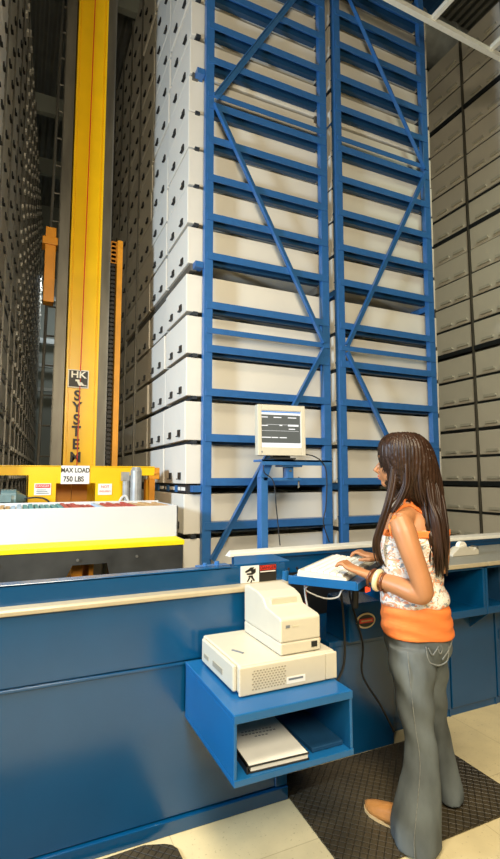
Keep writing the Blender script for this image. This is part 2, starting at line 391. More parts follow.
for i, z in enumerate(ZB):
    big = i in BIG
    for xx in (LX+.02, 2.43):
        b = B(); h = .06 if big else .02
        if big: b.box(xx, xx+.05, 3.77, 12.4, z-h-.012, z-.012)
        else: b.box(xx+.03, xx+.07, 3.77, 12.4, z-.03, z-.004)
        make('shelf_rail', b, ('shelf_dark' if i == 3 else 'steel') if big else 'shelf_dark', t)
    if big: make('rail_bracket', B().box(1.225, 1.295, 3.70, 3.79, z-.062, z-.012), 'rack_blue', t)
for k in range(3, 13):
    for xx in (LX-.01, 2.42):
        make('post', B().box(xx, xx+.03, 3.79+PITCH*k-.028, 3.79+PITCH*k-.006, 0, 7.8), 'steel', t)
b = B()
for j, (y0, wdt) in enumerate(((3.84, .1), (3.97, .06), (4.12, .16), (4.38, .05), (4.5, .12), (4.8, .1), (5.0, .05))): b.box(LX+.016, LX+.02, y0, y0+wdt, 1.34, 1.368)
make('shelf_labels', b, 'paper', t)
b = B()
for (y0, wdt) in ((4.05, .06), (4.30, .07), (4.65, .13), (4.92, .07)): b.box(LX+.012, LX+.02, y0, y0+wdt, 1.325, 1.38)
make('blue_labels', b, 'rack_blue', t)
t = thing('storage_rack', 'blue steel rack frame right of the corner one, behind the woman', 'rack', (2.6, 3.68, 0))
front_frame(t, 2.6, 3.79, True)
for i, z in enumerate(ZB):
    big = i in BIG
    for xx in (2.63, 3.75):
        b = B(); b.box(xx, xx+.05, 3.77, 4.5, z-(.06 if big else .03), z-.004)
        make('shelf_rail', b, 'rack_blue' if big else 'shelf_dark', t)
t = thing('storage_rack', 'grey rack on the far right, holding the pale-pulled bins', 'rack', (RX, 4.0, 0))
for k in range(5):
    for xx in (RX-.015, RX+1.26):
        make('post', B().box(xx, xx+.03, 4.03+PITCH*k-.03, 4.03+PITCH*k-.005, 0, 7.8), 'steel', t)
for i, z in enumerate(ZB):
    big = i in BIG
    for xx in (RX+.02, RX+1.2):
        make('shelf_rail', B().box(xx-(.03 if big else 0), xx+.04, 4.0, 6.75, z-(.06 if big else .028), z-.002), 'shelf_dark', t)
t = thing('storage_rack', 'dark rack along the left edge of the crane aisle', 'rack', (*left_pt(0), 0))
for k in range(0, 14, 1):
    x, y = left_pt(PITCH*k-.02)
    make('post', B().box(x-.02, x+.012, y-.012, y+.012, 0, 7.8), 'steel', t)
for i, z in enumerate(ZB):
    big = i in BIG; p = left_pt(-.05); q = left_pt(PITCH*14)
    make('shelf_rail', B().bar((p[0]-.03, p[1], z-(.035 if big else .018)), (q[0]-.03, q[1], z-(.035 if big else .018)), .04, .055 if big else .025), 'shelf_dark', t)

# ------------------------------------------------------------------ crane
t = thing('stacker_crane', 'tall yellow lifting mast in the aisle behind the bin tray', 'crane', (.47, 4.6, 0))
b = B()
b.box(.335, .608, 4.62, 4.95, .0, 9.4); b.box(.335, .352, 4.60, 4.62, 0, 9.4); b.box(.591, .608, 4.60, 4.62, 0, 9.4); b.box(.362, .366, 4.612, 4.62, 0, 9.4); b.box(.577, .581, 4.612, 4.62, 0, 9.4)
make('mast', b, 'yellow', t, bev=.002)
for x0 in (.24, .614):
    b = B(); b.box(x0, x0+.085, 4.66, 4.67, 0, 9.4); b.box(x0+.035, x0+.05, 4.67, 4.86, 0, 9.4); b.box(x0, x0+.085, 4.86, 4.87, 0, 9.4)
    make('guide_rail', b, 'steel', t)
make('lift_cable', B().tube([(.447, 4.605, .9), (.478, 4.605, 5.9), (.49, 4.605, 9.4)], .0045, 6), 'red', t)
b = B()
for k in range(60): b.box(.715, .755, 4.72, 4.78, 1.2+k*.042, 1.2+k*.042+.026)
b.box(.728, .742, 4.74, 4.76, 1.2, 3.75)
make('chain', b, 'black', t)
b = B(); b.box(.765, .815, 4.68, 4.80, .3, 3.72); b.box(.70, .815, 4.72, 4.80, 3.5, 3.72)
make('lift_guard', b, 'orange', t, bev=.003)
b = B(); b.box(.125, .215, 4.68, 4.8, 3.02, 3.72); b.box(.10, .23, 4.66, 4.82, 3.55, 3.62)
make('sheave_box', b, 'orange', t, bev=.004)
# logo plate and lettering down the mast
z0, z1 = 2.243, 2.405
lp = make('logo_plate', B().box(.352, .528, 4.606, 4.612, z0, z1), 'white_paint', t)
make('logo_field', B().box(.36, .52, 4.602, 4.607, z0+.008, z1-.008), 'text_black', lp)
text('logo_letters', 'HK', .082, (.44, 4.600, 2.358), 'white_paint', lp, sx=1.15, bold=.002)
b = B()
for k, (dx, dz) in enumerate(((0, 0), (.028, -.022), (.056, -.044))):
    b.add([(.43+dx-.01, 4.600, 2.315+dz), (.43+dx+.012, 4.600, 2.315+dz), (.47+dx, 4.600, 2.262), (.445+dx, 4.600, 2.262)][::-1], [(0, 1, 2, 3)])
b.box(.415, .45, 4.5995, 4.601, 2.30, 2.316)
make('logo_strokes', b, 'white_paint', lp)
for ch, z in zip('SYSTEMS', (2.17, 2.065, 1.955, 1.85, 1.735, 1.62, 1.50)):
    text('letter', ch, .125, (.437, 4.607, z), 'text_black', t, sx=1.0, bold=.0035)
# lower carriage plate
b = B()
Y0, Y1 = 4.2, 4.215
b.box(-.15, 1.045, Y0, Y1, 1.462, 1.535); b.box(-.15, 1.045, Y0, 4.34, 1.528, 1.54)
b.box(.05, .262, Y0, Y1, .9, 1.465); b.box(.56, .80, Y0, Y1, .9, 1.465); b.box(.262, .56, Y0, Y1, 1.40, 1.465)
b.box(.786, .80, Y0, 4.5, .9, 1.465); b.box(.05, .064, Y0, 4.5, .9, 1.465)
make('carriage_plate', b, 'yellow', t, bev=.002)
b = B(); b.box(1.0, 1.09, 4.205, 4.26, 1.43, 1.53); b.box(1.0, 1.05, 4.2, 4.4, 1.2, 1.43); b.tube([(1.05, 4.19, 1.48), (1.05, 4.28, 1.48)], .012, 8)
make('end_bracket', b, 'orange', t, bev=.004)
for x0 in (.27, .40):
    make('lower_panel', B().box(x0, x0+.125, 4.45, 4.47, .3, 1.5), 'orange', t)
sg = make('load_sign', B().box(.295, .51, 4.194, 4.2, 1.395, 1.54), 'paper', t)
text('sign_text', 'MAX LOAD', .052, (.402, 4.193, 1.502), 'text_black', sg, sx=.82, bold=.0012)
text('sign_text', '750 LBS', .058, (.39, 4.193, 1.432), 'text_black', sg, sx=.82, bold=.0014)
sg = make('danger_sign', B().box(.105, .225, 4.194, 4.2, 1.31, 1.40), 'paper', t)
make('red_header', B().box(.112, .218, 4.191, 4.194, 1.365, 1.394), 'red', sg); text('sign_text', 'DANGER', .024, (.165, 4.190, 1.379), 'paper', sg)
b = B()
for k in range(3): b.box(.12, .21-.01*k, 4.191, 4.194, 1.322+.013*k, 1.327+.013*k)
make('small_print', b, 'ink', sg)
sg = make('notice_sign', B().box(.582, .69, 4.194, 4.2, 1.305, 1.395), 'paper', t)
text('sign_text', 'NOT', .03, (.636, 4.193, 1.37), 'red', sg); text('sign_text', 'INSURED', .022, (.636, 4.193, 1.333), 'red', sg)
# motors beside the carriage
b = B(); b.tube([(.85, 4.02, 1.18), (.85, 4.02, 1.50), (.85, 4.02, 1.53)], [.045, .045, .03], 16); b.tube([(.78, 4.06, 1.1), (.78, 4.06, 1.45)], .028, 12); b.box(.745, .80, 4.03, 4.1, 1.42, 1.49)
make('lift_motor', b, 'motor', t, smooth=False)
b = B(); b.tube([(-.12, 4.05, 1.29), (-.02, 4.05, 1.29), (.0, 4.05, 1.29), (.05, 4.05, 1.29)], [.07, .07, .05, .02], 18); b.box(-.13, -.05, 3.97, 4.0, 1.27, 1.32)
make('travel_motor', b, 'teal_grey', t)
make('motor_cable', B().tube(spline([(.03, 4.03, 1.29), (.12, 4.0, 1.30), (.19, 3.99, 1.28), (.23, 3.98, 1.22)]), .007, 6), 'black', t)
make('motor_cable', B().tube(spline([(.72, 4.05, 1.14), (.73, 4.04, 1.26), (.77, 4.03, 1.30), (.80, 4.02, 1.24)]), .01, 6), 'cable_white', t)
# service ladder climbing behind the mast
t2 = thing('service_ladder', 'thin grey ladder climbing left of the yellow mast', 'ladder', (.2, 6, 0))
for xx in (0, .34): make('ladder_rail', B().tube([(.155+xx, 6.0, 0), (.27+xx, 6.0, 8.6)], .017, 8), 'steel', t2)
b = B()
for k in range(24):
    z = .3+k*.345; x = .155+.115*z/8.6
    make('rung', B().tube([(x, 6, z), (x+.34, 6, z)], .011, 6), 'steel', t2)

# ------------------------------------------------------------------ bin on the pick tray
t = thing('pick_tray', 'pick tray with yellow front lip and dark steel skirt behind the blue counter', 'tray', (.4, 3.33, 0))
b = B(); xa, xb = -.9, 1.045
b.add([(xa, 3.39, 1.043), (xb-.045, 3.39, 1.043), (xb, 3.325, 1.02), (xa, 3.325, 1.02), (xa, 3.39, 1.015), (xb-.045, 3.39, 1.015), (xb, 3.325, .988), (xa, 3.325, .988)],
      [(0, 1, 2, 3), (4, 7, 6, 5), (3, 2, 6, 7), (0, 4, 5, 1), (1, 5, 6, 2), (0, 3, 7, 4)])
make('front_lip', b, 'lip_yellow', t, bev=.003)
b = B(); b.prism([(xa, .55), (.25, .55), (.27, .80), (.32, .90), (.53, .90), (.555, .80), (.575, .55), (xb-.01, .55), (xb-.01, .99), (xa, .99)], 1, 3.33, 3.345)
make('skirt', b, 'skirt', t)
make('bed', B().box(xa, xb-.06, 3.40, 4.0, .99, 1.015), 'skirt', t)
b = B()
for x in (-.6, -.1, .35, .72): b.tube([(x, 3.322, .93), (x, 3.33, .93)], .009, 8)
make('bolts', b, 'steel', t)
b = B(); b.box(.33, .40, 3.5, 3.9, .5, .99); b.box(.44, .47, 3.5, 3.9, .5, .99); make('tray_support', b, 'orange', t)
t = thing('file_bin', 'white open bin full of coloured folders on the yellow-lipped tray', 'bin', (.4, 3.41, 1.016))
b = B(); x0, x1, y0, y1, z0, z1, tk = -.33, 1.02, 3.41, 3.97, 1.016, 1.252, .012
b.box(x0, x1, y0, y0+tk, z0, z1); b.box(x0, x1, y1-tk, y1, z0, z1+.012); b.box(x0, x0+tk, y0, y1, z0, z1); b.box(x1-tk, x1, y0, y1, z0, z1); b.box(x0, x1, y0, y1, z0, z0+tk)
make('bin_body', b, 'white_bin', t, bev=.003)
make('pull', B().box(1.02, 1.045, 3.6, 3.67, 1.05, 1.10), 'black', t)
fx = x0+.02; k = 0
cols = ['folder_tan']*7+['folder_blue']*2+['folder_teal']*7+['folder_red']*6+['folder_blue']+['folder_tan', 'folder_red', 'folder_red']+['folder_red']*3+['folder_tan']*5+['folder_red', 'folder_tan']
cn = {'folder_tan': 'tan', 'folder_blue': 'pale blue', 'folder_teal': 'teal', 'folder_red': 'red'}
n = len(cols)
for k, c in enumerate(cols):
    x = x0+.02+(x1-x0-.06)*k/n; h = 1.247+random.uniform(-.008, .008); wdt = (x1-x0-.06)/n*.72; le = random.uniform(.01, .018)
    o = make('file_folder', B().hexa([(x, y0+.03, z0+.02), (x+wdt, y0+.03, z0+.02), (x+wdt, y1-.03, z0+.02), (x, y1-.03, z0+.02)], [(x+le, y0+.03, h), (x+wdt+le, y0+.03, h), (x+wdt+le, y1-.03, h+.004), (x+le, y1-.03, h+.004)]), c)
    tag(o, '%s folder among those of its colour standing in the white bin' % cn[c], 'folder', '%s folders in the white bin' % cn[c])

# ------------------------------------------------------------------ counter, left section
CY = 2.11
t = thing('counter', 'long glossy blue steel counter front with cream edge strip on the left', 'counter', (0, CY, 0))
make('upper_panel', B().box(-1.6, 1.16, CY-.006, CY+.03, .672, .933), 'counter_blue', t, bev=.004)
b = B(); b.box(-1.6, 1.16, CY, CY+.03, .06, .668)
make('lower_panel', b, 'counter_blue', t, bev=.003)
b = B(); b.box(-1.6, 1.16, CY-.016, CY+.02, .0, .055); b.box(1.10, 1.16, CY-.008, CY, .06, .665); b.box(-1.6, 1.1, CY-.008, CY, .655, .668)
make('plinth', b, 'counter_blue', t, bev=.003)
b = B(); b.prism([(CY-.020, .934), (CY-.020, .950), (CY-.014, .958), (CY+.04, .960), (CY+.04, .934)], 0, -1.6, 1.17)
make('edge_strip', b, 'cream_trim', t, bev=.003)
b = B(); b.box(-1.6, 1.18, 2.145, 2.16, .957, 1.038); b.box(-1.6, .90, 2.145, 2.205, 1.028, 1.040)
make('guard_strip', b, 'counter_blue', t, bev=.003)
b = B(); q = [(.932, 2.195), (1.237, 2.205), (1.251, 2.42), (1.032, 2.43)]; b.hexa([(*p, 1.032) for p in q], [(*p, 1.037) for p in q]); b.box(1.165, 1.18, 2.205, 2.41, .86, 1.031)
make('corner_flange', b, 'box_blue', t)
make('end_panel', B().box(1.14, 1.16, CY+.03, 2.75, 0, .94), 'dark_blue', t)
make('inner_wall', B().box(-1.6, 1.14, 2.74, 2.76, 0, .80), 'dark_blue', t)
b = B(); b.tube([(.86, 2.23, 1.038), (.86, 2.23, 1.054)], .012, 8); b.tube([(.80, 2.23, 1.038), (.80, 2.23, 1.05)], .010, 8); b.box(.76, .91, 2.20, 2.25, 1.032, 1.04)
make('bolt_plate', b, 'rack_blue', t)
sg = make('warning_sticker', B().box(.945, 1.038, 2.141, 2.145, .961, 1.037), 'paper', t, label='white warning sticker with a black hand mark')
b = B(); yy = 2.139
def quad(p): b.add([(x-.027, yy, z+.006) for x, z in p], [tuple(range(len(p)))])
quad([(.995, 1.0), (1.03, 1.012), (1.04, 1.024), (1.018, 1.024), (1.012, 1.018), (.992, 1.008)]); quad([(1.02, 1.012), (1.047, 1.018), (1.047, 1.0), (1.03, .99), (1.0, .992), (1.0, .998), (1.025, 1.0)])
quad([(1.0, .96), (1.008, .96), (1.02, .978), (1.012, .98)]); quad([(1.02, .982), (1.03, .984), (1.044, .963), (1.036, .96)]); quad([(1.008, .98), (1.034, .98), (1.03, .987), (1.012, .987)]); quad([(1.018, .955), (1.026, .955), (1.03, .966), (1.024, .968)])
make('hand_symbol', b, 'text_black', sg)
sg = make('danger_sticker', B().box(1.038, 1.13, 2.141, 2.145, .961, 1.037), 'text_black', t, label='dark sticker with a red header strip')
make('red_header', B().box(1.042, 1.126, 2.138, 2.141, 1.013, 1.034), 'red', sg)
text('sticker_text', 'DANGER', .021, (1.084, 2.137, 1.0235), 'text_black', sg)
make('text_line', B().box(1.044, 1.124, 2.138, 2.141, 1.004, 1.008), 'paper', sg)

# rear guard with white rail and the dark work pit
t = thing('rear_guard', 'long blue guard panel topped by a white rail behind the keyboard', 'guard', (1.16, 2.74, 0))
b = B(); b.hexa([(1.13, 2.725, .982), (4.4, 2.70, .982), (4.4, 2.79, .982), (1.13, 2.80, .982)], [(1.13, 2.725, 1.005), (4.4, 2.70, 1.005), (4.4, 2.79, 1.012), (1.16, 2.80, 1.012)])
make('top_rail', b, 'white_paint', t, bev=.004)
make('guard_panel', B().box(1.16, 4.4, 2.745, 2.765, .86, .985), 'counter_blue', t)
make('shaded_lower_guard', B().box(1.16, 4.4, 2.75, 2.765, 0, .86), 'black', t)  # lower part of the guard, coloured black for the shade in the recess
make('stiffener', B().box(1.16, 4.4, 2.725, 2.745, .965, .982), 'counter_blue', t)

# ------------------------------------------------------------------ right counter: top, open cubbies, cupboards
o = make('worktop', B().box(1.99, 4.4, 2.195, 2.724, .912, .934), 'grey_top', bev=.003)
tag(o, 'grey worktop with cream front edge right of the woman', 'worktop')
for x0, x1 in ((1.99, 2.37+.0), (2.37, 4.4)): pass
make('edge_strip', B().box(1.99, 2.60, 2.180, 2.1945, .912, .936), 'cream_trim', o, bev=.003); make('edge_strip', B().box(2.608, 4.4, 2.180, 2.1945, .912, .936), 'cream_trim', o, bev=.003)
def cubby(x0, x1, lab):
    t = thing('open_cubby', lab, 'shelf', (x0, 2.2, .63))
    b = B(); b.box(x0, x0+.018, 2.2, 2.70, .64, .91); b.box(x1-.018, x1, 2.2, 2.70, .64, .91); b.box(x0, x1, 2.2, 2.70, .64, .655); b.box(x0, x1, 2.68, 2.70, .655, .91); b.box(x0, x1, 2.195, 2.205, .625, .668); b.box(x0, x1, 2.2, 2.22, .895, .91)
    make('case', b, 'counter_blue', t, bev=.002)
    make('bracket', B().prism([(2.21, .62), (2.36, .62), (2.36, .50)], 0, x0+.02, x0+.035), 'counter_blue', t)
    make('divider', B().box(x0+.24, x0+.252, 2.3, 2.68, .655, .895), 'dark_blue', t)
cubby(1.995, 2.595, 'open blue cubby under the worktop, directly right of the woman'); cubby(2.60, 3.2, 'open blue cubby under the worktop at the right picture edge')
cubby(3.205, 3.8, 'open blue cubby under the worktop beyond the right picture edge')
for i, (x0, x1, nm) in enumerate(((1.92, 2.44, 'blue cupboard door partly behind the woman'), (2.445, 2.84, 'blue cupboard with corner brace right of the woman'), (2.845, 3.3, 'blue cupboard cut by the right picture edge'), (3.305, 3.8, 'blue cupboard beyond the right picture edge'))):
    t = thing('cupboard', nm, 'cupboard', (x0, 2.36, 0))
    make('body', B().box(x0, x1, 2.37, 2.72, 0.0, .62), 'dark_blue', t)
    make('door', B().box(x0+.006, x1-.012, 2.352, 2.368, .045, .60), 'counter_blue', t, bev=.003)
    make('plinth', B().box(x0, x1, 2.362, 2.37, 0, .04), 'counter_blue', t)
    make('frame_strip', B().box(x1-.012, x1-.001, 2.356, 2.368, 0.0, .62), 'counter_blue', t)
    if i != 1: make('finger_pull', B().box(x0+.03, x0+.06, 2.347, 2.352, .40, .46), 'dark_blue', t)
# recess panel
t = thing('equipment_cabinet', 'low blue cabinet in the counter recess between computer and woman', 'cabinet', (1.3, 2.26, 0))
make('front_panel', B().box(1.30, 1.915, 2.26, 2.275, 0, .56), 'counter_blue', t, bev=.003)
b = B(); b.box(1.50, 1.915, 2.255, 2.74, .56, .59); make('top_ledge', b, 'counter_blue', t, bev=.003)
make('side_panel', B().box(1.30, 1.315, 2.275, 2.74, 0, .56), 'dark_blue', t)
make('latch', B().box(1.53, 1.55, 2.245, 2.26, .30, .38), 'black', t, bev=.003)
# emblem box on the cabinet
t = thing('control_box', 'small blue control box with an oval red and cream emblem', 'box', (1.70, 2.2, .59))
b = B(); b.hexa([(1.585, 2.20, .59), (1.82, 2.20, .59), (1.82, 2.42, .59), (1.585, 2.42, .59)], [(1.60, 2.22, .78), (1.81, 2.22, .78), (1.81, 2.42, .80), (1.60, 2.42, .80)])
make('housing', b, 'counter_blue', t, bev=.006)
def oval(cx_, cz, rx, rz, y, th=.003):
    b = B(); pts = [(cx_+rx*math.cos(2*math.pi*k/28), cz+rz*math.sin(2*math.pi*k/28)) for k in range(28)]; b.prism(pts, 1, y, y+th); return b
e = make('emblem', oval(1.70, .69, .062, .040, 2.2045), 'bangle_cream', t)
make('emblem_field', oval(1.70, .69, .052, .031, 2.2025), 'text_black', e)
make('emblem_stripe', B().box(1.655, 1.745, 2.200, 2.2025, .680, .702), 'red', e)
make('emblem_mark', B().box(1.666, 1.735, 2.198, 2.200, .6875, .695), 'folder_tan', e)
# clutter in the dark recess
random.seed(3)
cb = []
for k in range(5):
    x = 1.22+.05*k
    p = [(x, 2.45, .95), (x+random.uniform(-.05, .08), 2.42, .8), (x+random.uniform(-.05, .1), 2.40, .65), (x+random.uniform(-.05, .15), 2.38, .5), (x+.05, 2.36, .3)]
    o = make('cable', B().tube(spline(p), .006, 6), 'black'); tag(o, 'black cable hanging in the dark recess under the keyboard tray', 'cable', 'black cables in the recess')
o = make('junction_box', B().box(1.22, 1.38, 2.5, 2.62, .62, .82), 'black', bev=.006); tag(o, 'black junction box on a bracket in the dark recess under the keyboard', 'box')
make('mount', B().box(1.27, 1.33, 2.62, 2.745, .68, .76), 'black', o)
o = make('cable', B().tube(spline([(1.27, 2.10, .93), (1.27, 2.12, .78), (1.24, 2.14, .62), (1.27, 2.12, .50), (1.31, 2.2, .3)]), .005, 6), 'folder_red'); tag(o, 'thin red wire among tangled leads beside the computer', 'cable')
cols = ['cable_white', 'folder_tan', 'red', 'white_paint']
for k in range(4):
    a = k*1.4
    p = [(1.20+.02*k, 2.0+.02*k, .70), (1.18+.03*math.cos(a), 1.98, .74+.015*k), (1.22+.04*math.sin(a), 1.96+.01*k, .71+.01*k), (1.21, 2.02, .66), (1.20+.01*k, 2.09, .63)]
    o = make('connector_lead', B().tube(spline(p), .005, 6), cols[k]); tag(o, ['white', 'tan', 'red', 'cream'][k]+' curled lead behind the right rear corner of the computer', 'cable')
o = make('cable', B().tube(spline([(1.60, 2.18, 1.0), (1.585, 2.19, .85), (1.64, 2.16, .6), (1.62, 2.14, .45), (1.70, 2.1, .3), (1.78, 2.1, .16)]), .006, 6), 'black'); tag(o, 'black scanner cord hanging beside the emblem box down past the jeans', 'cable')
o = make('cable', B().tube(spline([(1.52, 2.2, 1.0), (1.55, 2.2, .75), (1.56, 2.21, .5), (1.50, 2.22, .38)]), .006, 6), 'black'); tag(o, 'black cord hanging left of the emblem box', 'cable')
# scanner hanging below the tray
t = thing('barcode_scanner', 'black hand scanner with glowing red window under the bracelets', 'scanner', (1.48, 1.98, .9))
b = B(); b.bar((1.47, 2.02, .925), (1.515, 1.95, .925), .05, .035); b.bar((1.485, 2.0, .92), (1.50, 2.03, .82), .03, .03)
make('scanner_body', b, 'black', t, bev=.008)
b = B(); b.bar((1.513, 1.951, .922), (1.517, 1.943, .922), .045, .026); make('scan_window', b, 'scanner_red', t, bev=.003)
make('holder', B().box(1.465, 1.505, 2.0, 2.05, .94, .99), 'black', t)

# ------------------------------------------------------------------ keyboard arm, tray, keyboard
ang = math.radians(37.5); ca, sa = math.cos(ang), math.sin(ang)
TC = Vector((1.475, 2.105, .985))
def TP(u, v, z=0): return (TC.x+u*ca-v*sa, TC.y+u*sa+v*ca, TC.z+z)
t = thing('keyboard_tray', 'blue swivel keyboard tray in front of the woman', 'tray', tuple(TC))
b = B()
def tb(u0, u1, v0, v1, z0, z1):
    b.hexa([TP(u0, v0, z0), TP(u1, v0, z0), TP(u1, v1, z0), TP(u0, v1, z0)], [TP(u0, v0, z1), TP(u1, v0, z1), TP(u1, v1, z1), TP(u0, v1, z1)])
tb(-.285, .285, -.16, .16, -.006, .002); tb(-.292, -.285, -.16, .16, -.026, .012); tb(-.29, .285, -.167, -.16, -.026, .004)
make('tray_plate', b, 'box_blue', t, bev=.002)
b = B(); b.bar((1.17, 2.17, .955), TP(-.1, .05, -.02), .04, .018); b.tube([(1.18, 2.15, .87), (1.18, 2.15, 1.0)], .02, 12)
make('swivel_arm', b, 'box_blue', t, bev=.003)
b = B(); b.tube([(1.19, 2.12, .935), (1.175, 2.14, .935)], .019, 14); make('pivot_bolt', b, 'steel', t)
make('cord_loop', B().tube(spline([TP(-.27, .06, -.02), (1.22, 2.02, .93), (1.27, 1.95, .905), (1.31, 1.90, .915), (1.325, 1.88, .95), TP(-.19, -.13, -.01)]), .0035, 6), 'cable_white', t)
o = make('cable', B().tube(spline([(1.235, 2.06, .975), (1.24, 2.06, .9), (1.25, 2.05, .8), (1.25, 2.08, .69)]), .0045, 6), 'cable_white'); tag(o, 'white cord dropping from the keyboard tray behind the printer', 'cable')
t = thing('keyboard', 'cream keyboard under the woman\'s hands on the blue tray', 'keyboard', TP(0, 0, .002))
b = B(); b.hexa([TP(-.265, -.11, .003), TP(.25, -.11, .003), TP(.25, .13, .003), TP(-.265, .13, .003)], [TP(-.26, -.105, .018), TP(.245, -.105, .018), TP(.245, .125, .036), TP(-.26, .125, .036)])
make('keyboard_body', b, 'plastic', t, bev=.004)
b = B()
for r in range(6):
    for c in range(22):
        if r == 0 and 4 < c < 11: continue
        u = -.245+c*.0215; v = -.085+r*.031; z = .019+(v+.105)/.23*.018
        b.hexa([TP(u, v, z-.002), TP(u+.019, v, z-.002), TP(u+.019, v+.027, z+.001), TP(u, v+.027, z+.001)], [TP(u+.002, v+.002, z+.008), TP(u+.017, v+.002, z+.008), TP(u+.017, v+.025, z+.010), TP(u+.002, v+.025, z+.010)])
make('keys', b, 'white_paint', t)
b = B(); b.hexa([TP(.0, -.158, .003), TP(.25, -.158, .003), TP(.25, -.115, .003), TP(.0, -.115, .003)], [TP(.0, -.155, .012), TP(.25, -.155, .012), TP(.25, -.115, .014), TP(.0, -.115, .014)])
make('wrist_rest', b, 'black', t, bev=.004)

# ------------------------------------------------------------------ monitor on its stand
t = thing('monitor_stand', 'blue post and flat shelf arm behind the rail, carrying the monitor', 'stand', (1.41, 2.86, 0))
make('post', B().box(1.392, 1.442, 2.84, 2.90, 0, 1.45), 'rack_blue', t, bev=.003)
b = B(); b.bar((1.41, 2.865, 1.44), (1.455, 2.865, 1.55), .05, .05); make('knee', b, 'rack_blue', t)
b = B(); b.box(1.38, 1.90, 2.80, 2.93, 1.547, 1.5615); b.box(1.38, 1.90, 2.80, 2.806, 1.525, 1.5615); make('shelf', b, 'rack_blue', t, bev=.002)
b = B(); b.box(1.575, 1.625, 2.83, 2.89, 1.44, 1.53); b.box(1.53, 1.68, 2.81, 2.91, 1.515, 1.545); b.box(1.41, 1.69, 2.84, 2.88, 1.425, 1.445); make('arm_bracket', b, 'rack_blue', t, bev=.003)
b = B(); b.tube([(1.68, 2.86, 1.45), (1.68, 2.86, 1.38)], .006, 8); b.tube([(1.60, 2.825, 1.49), (1.60, 2.83, 1.49)], .008, 8); make('tension_bolt', b, 'steel', t)
t = thing('monitor', 'cream flat monitor with a dark text screen on the blue shelf', 'monitor', (1.535, 2.85, 1.562))
mr = math.radians(-7)
def mon(x0, x1, y0, y1, z0, z1, b):
    c = Vector((1.545, 2.85, 0)); vs = []
    for z in (z0, z1):
        for (x, y) in ((x0, y0), (x1, y0), (x1, y1), (x0, y1)):
            tl = (z-1.75)*.03
            vs.append((c.x+x*math.cos(mr)-(y+tl)*math.sin(mr), c.y+x*math.sin(mr)+(y+tl)*math.cos(mr), z))
    b.hexa(vs[:4], vs[4:]); return b
b = B(); X0, X1, Z0, Z1 = -.172, .160, 1.588, 1.918
mon(X0, -.145, -.03, .03, Z0, Z1, b); mon(.130, X1, -.03, .03, Z0, Z1, b); mon(-.145, .130, -.03, .03, Z1-.038, Z1, b); mon(-.145, .130, -.03, .03, Z0, Z0+.052, b); mon(-.145, .130, -.016, .03, Z0+.05, Z1-.036, b); mon(-.145, .135, .03, .06, Z0+.04, Z1-.04, b)
make('bezel', b, 'plastic', t, bev=.003)
b = B(); mon(-.06, .06, .0, .06, 1.563, 1.60, b); mon(-.075, .075, -.06, .07, 1.5625, 1.572, b); make('foot', b, 'black', t)
sc = make('screen', mon(-.145, .131, -.019, -.0165, Z0+.053, Z1-.039, B()), 'scr_white', t)
make('title_bar', mon(-.144, .130, -.0205, -.019, Z1-.050, Z1-.041, B()), 'scr_blue', sc)
make('text_area', mon(-.144, .127, -.0205, -.019, Z0+.082, Z1-.064, B()), 'scr_dark', sc)
b = B(); zt = Z1-.078
for (u0, u1, dz) in ((-.143, -.10, 0), (-.06, -.005, 0), (.04, .10, 0), (-.143, -.10, .055), (-.02, -.0, .052), (-.143, -.08, .132), (-.075, -.03, .132), (-.02, .03, .132), (.045, .09, .075)):
    mon(u0, u1, -.0215, -.0205, zt-dz-.006, zt-dz, b)
mon(.04, .115, -.0215, -.0205, zt-.060, zt-.048, b); mon(-.11, .115, -.0215, -.0205, zt-.0515, zt-.050, b); mon(-.143, .115, -.0215, -.0205, zt-.092, zt-.0905, b)
make('text_rows', b, 'scr_white', sc)
b = B(); mon(-.150, -.142, -.032, -.03, Z0+.018, Z0+.028, b); make('logo_badge', b, 'ink', t)
o = make('cable', B().tube(spline([(1.46, 2.86, 1.60), (1.405, 2.82, 1.56), (1.40, 2.81, 1.48), (1.46, 2.80, 1.42), (1.48, 2.80, 1.25), (1.51, 2.81, 1.02)]), .004, 6), 'black'); tag(o, 'black cable falling beside the monitor post on its left', 'cable')
o = make('cable', B().tube(spline([(1.65, 2.85, 1.60), (1.76, 2.81, 1.59), (1.835, 2.79, 1.53), (1.855, 2.79, 1.42), (1.85, 2.80, 1.25), (1.83, 2.80, 1.15), (1.88, 2.81, 1.02)]), .004, 6), 'black'); tag(o, 'black cable looping from the monitor to the right end of its shelf', 'cable')

# ------------------------------------------------------------------ open shelf box on the counter front
t = thing('open_shelf_box', 'bright blue open-fronted shelf box on the counter front', 'shelf', (.9, 1.9, .45))
X0, X1, Y0, Y1, Z0, Z1 = .665, 1.135, 1.562, 2.088, .452, .674
b = B(); k = .018
b.box(X0, X1, Y0, Y1, Z1-k, Z1); b.box(X0, X1, Y0, Y1, Z0, Z0+k); b.box(X0, X0+.012, Y0, Y1, Z0+k, Z1-k); b.box(X1-.012, X1, Y0, Y1, Z0+k, Z1-k); b.box(X0, X1, Y1-.012, Y1, Z0+k, Z1-k)
make('case', b, 'box_blue', t, bev=.003)
b = B(); b.box(X0, X1, Y0-.004, Y0, Z1-.028, Z1); b.box(X0, X1, Y0-.004, Y0, Z0, Z0+.022); make('front_edge', b, 'box_blue', t, bev=.002)
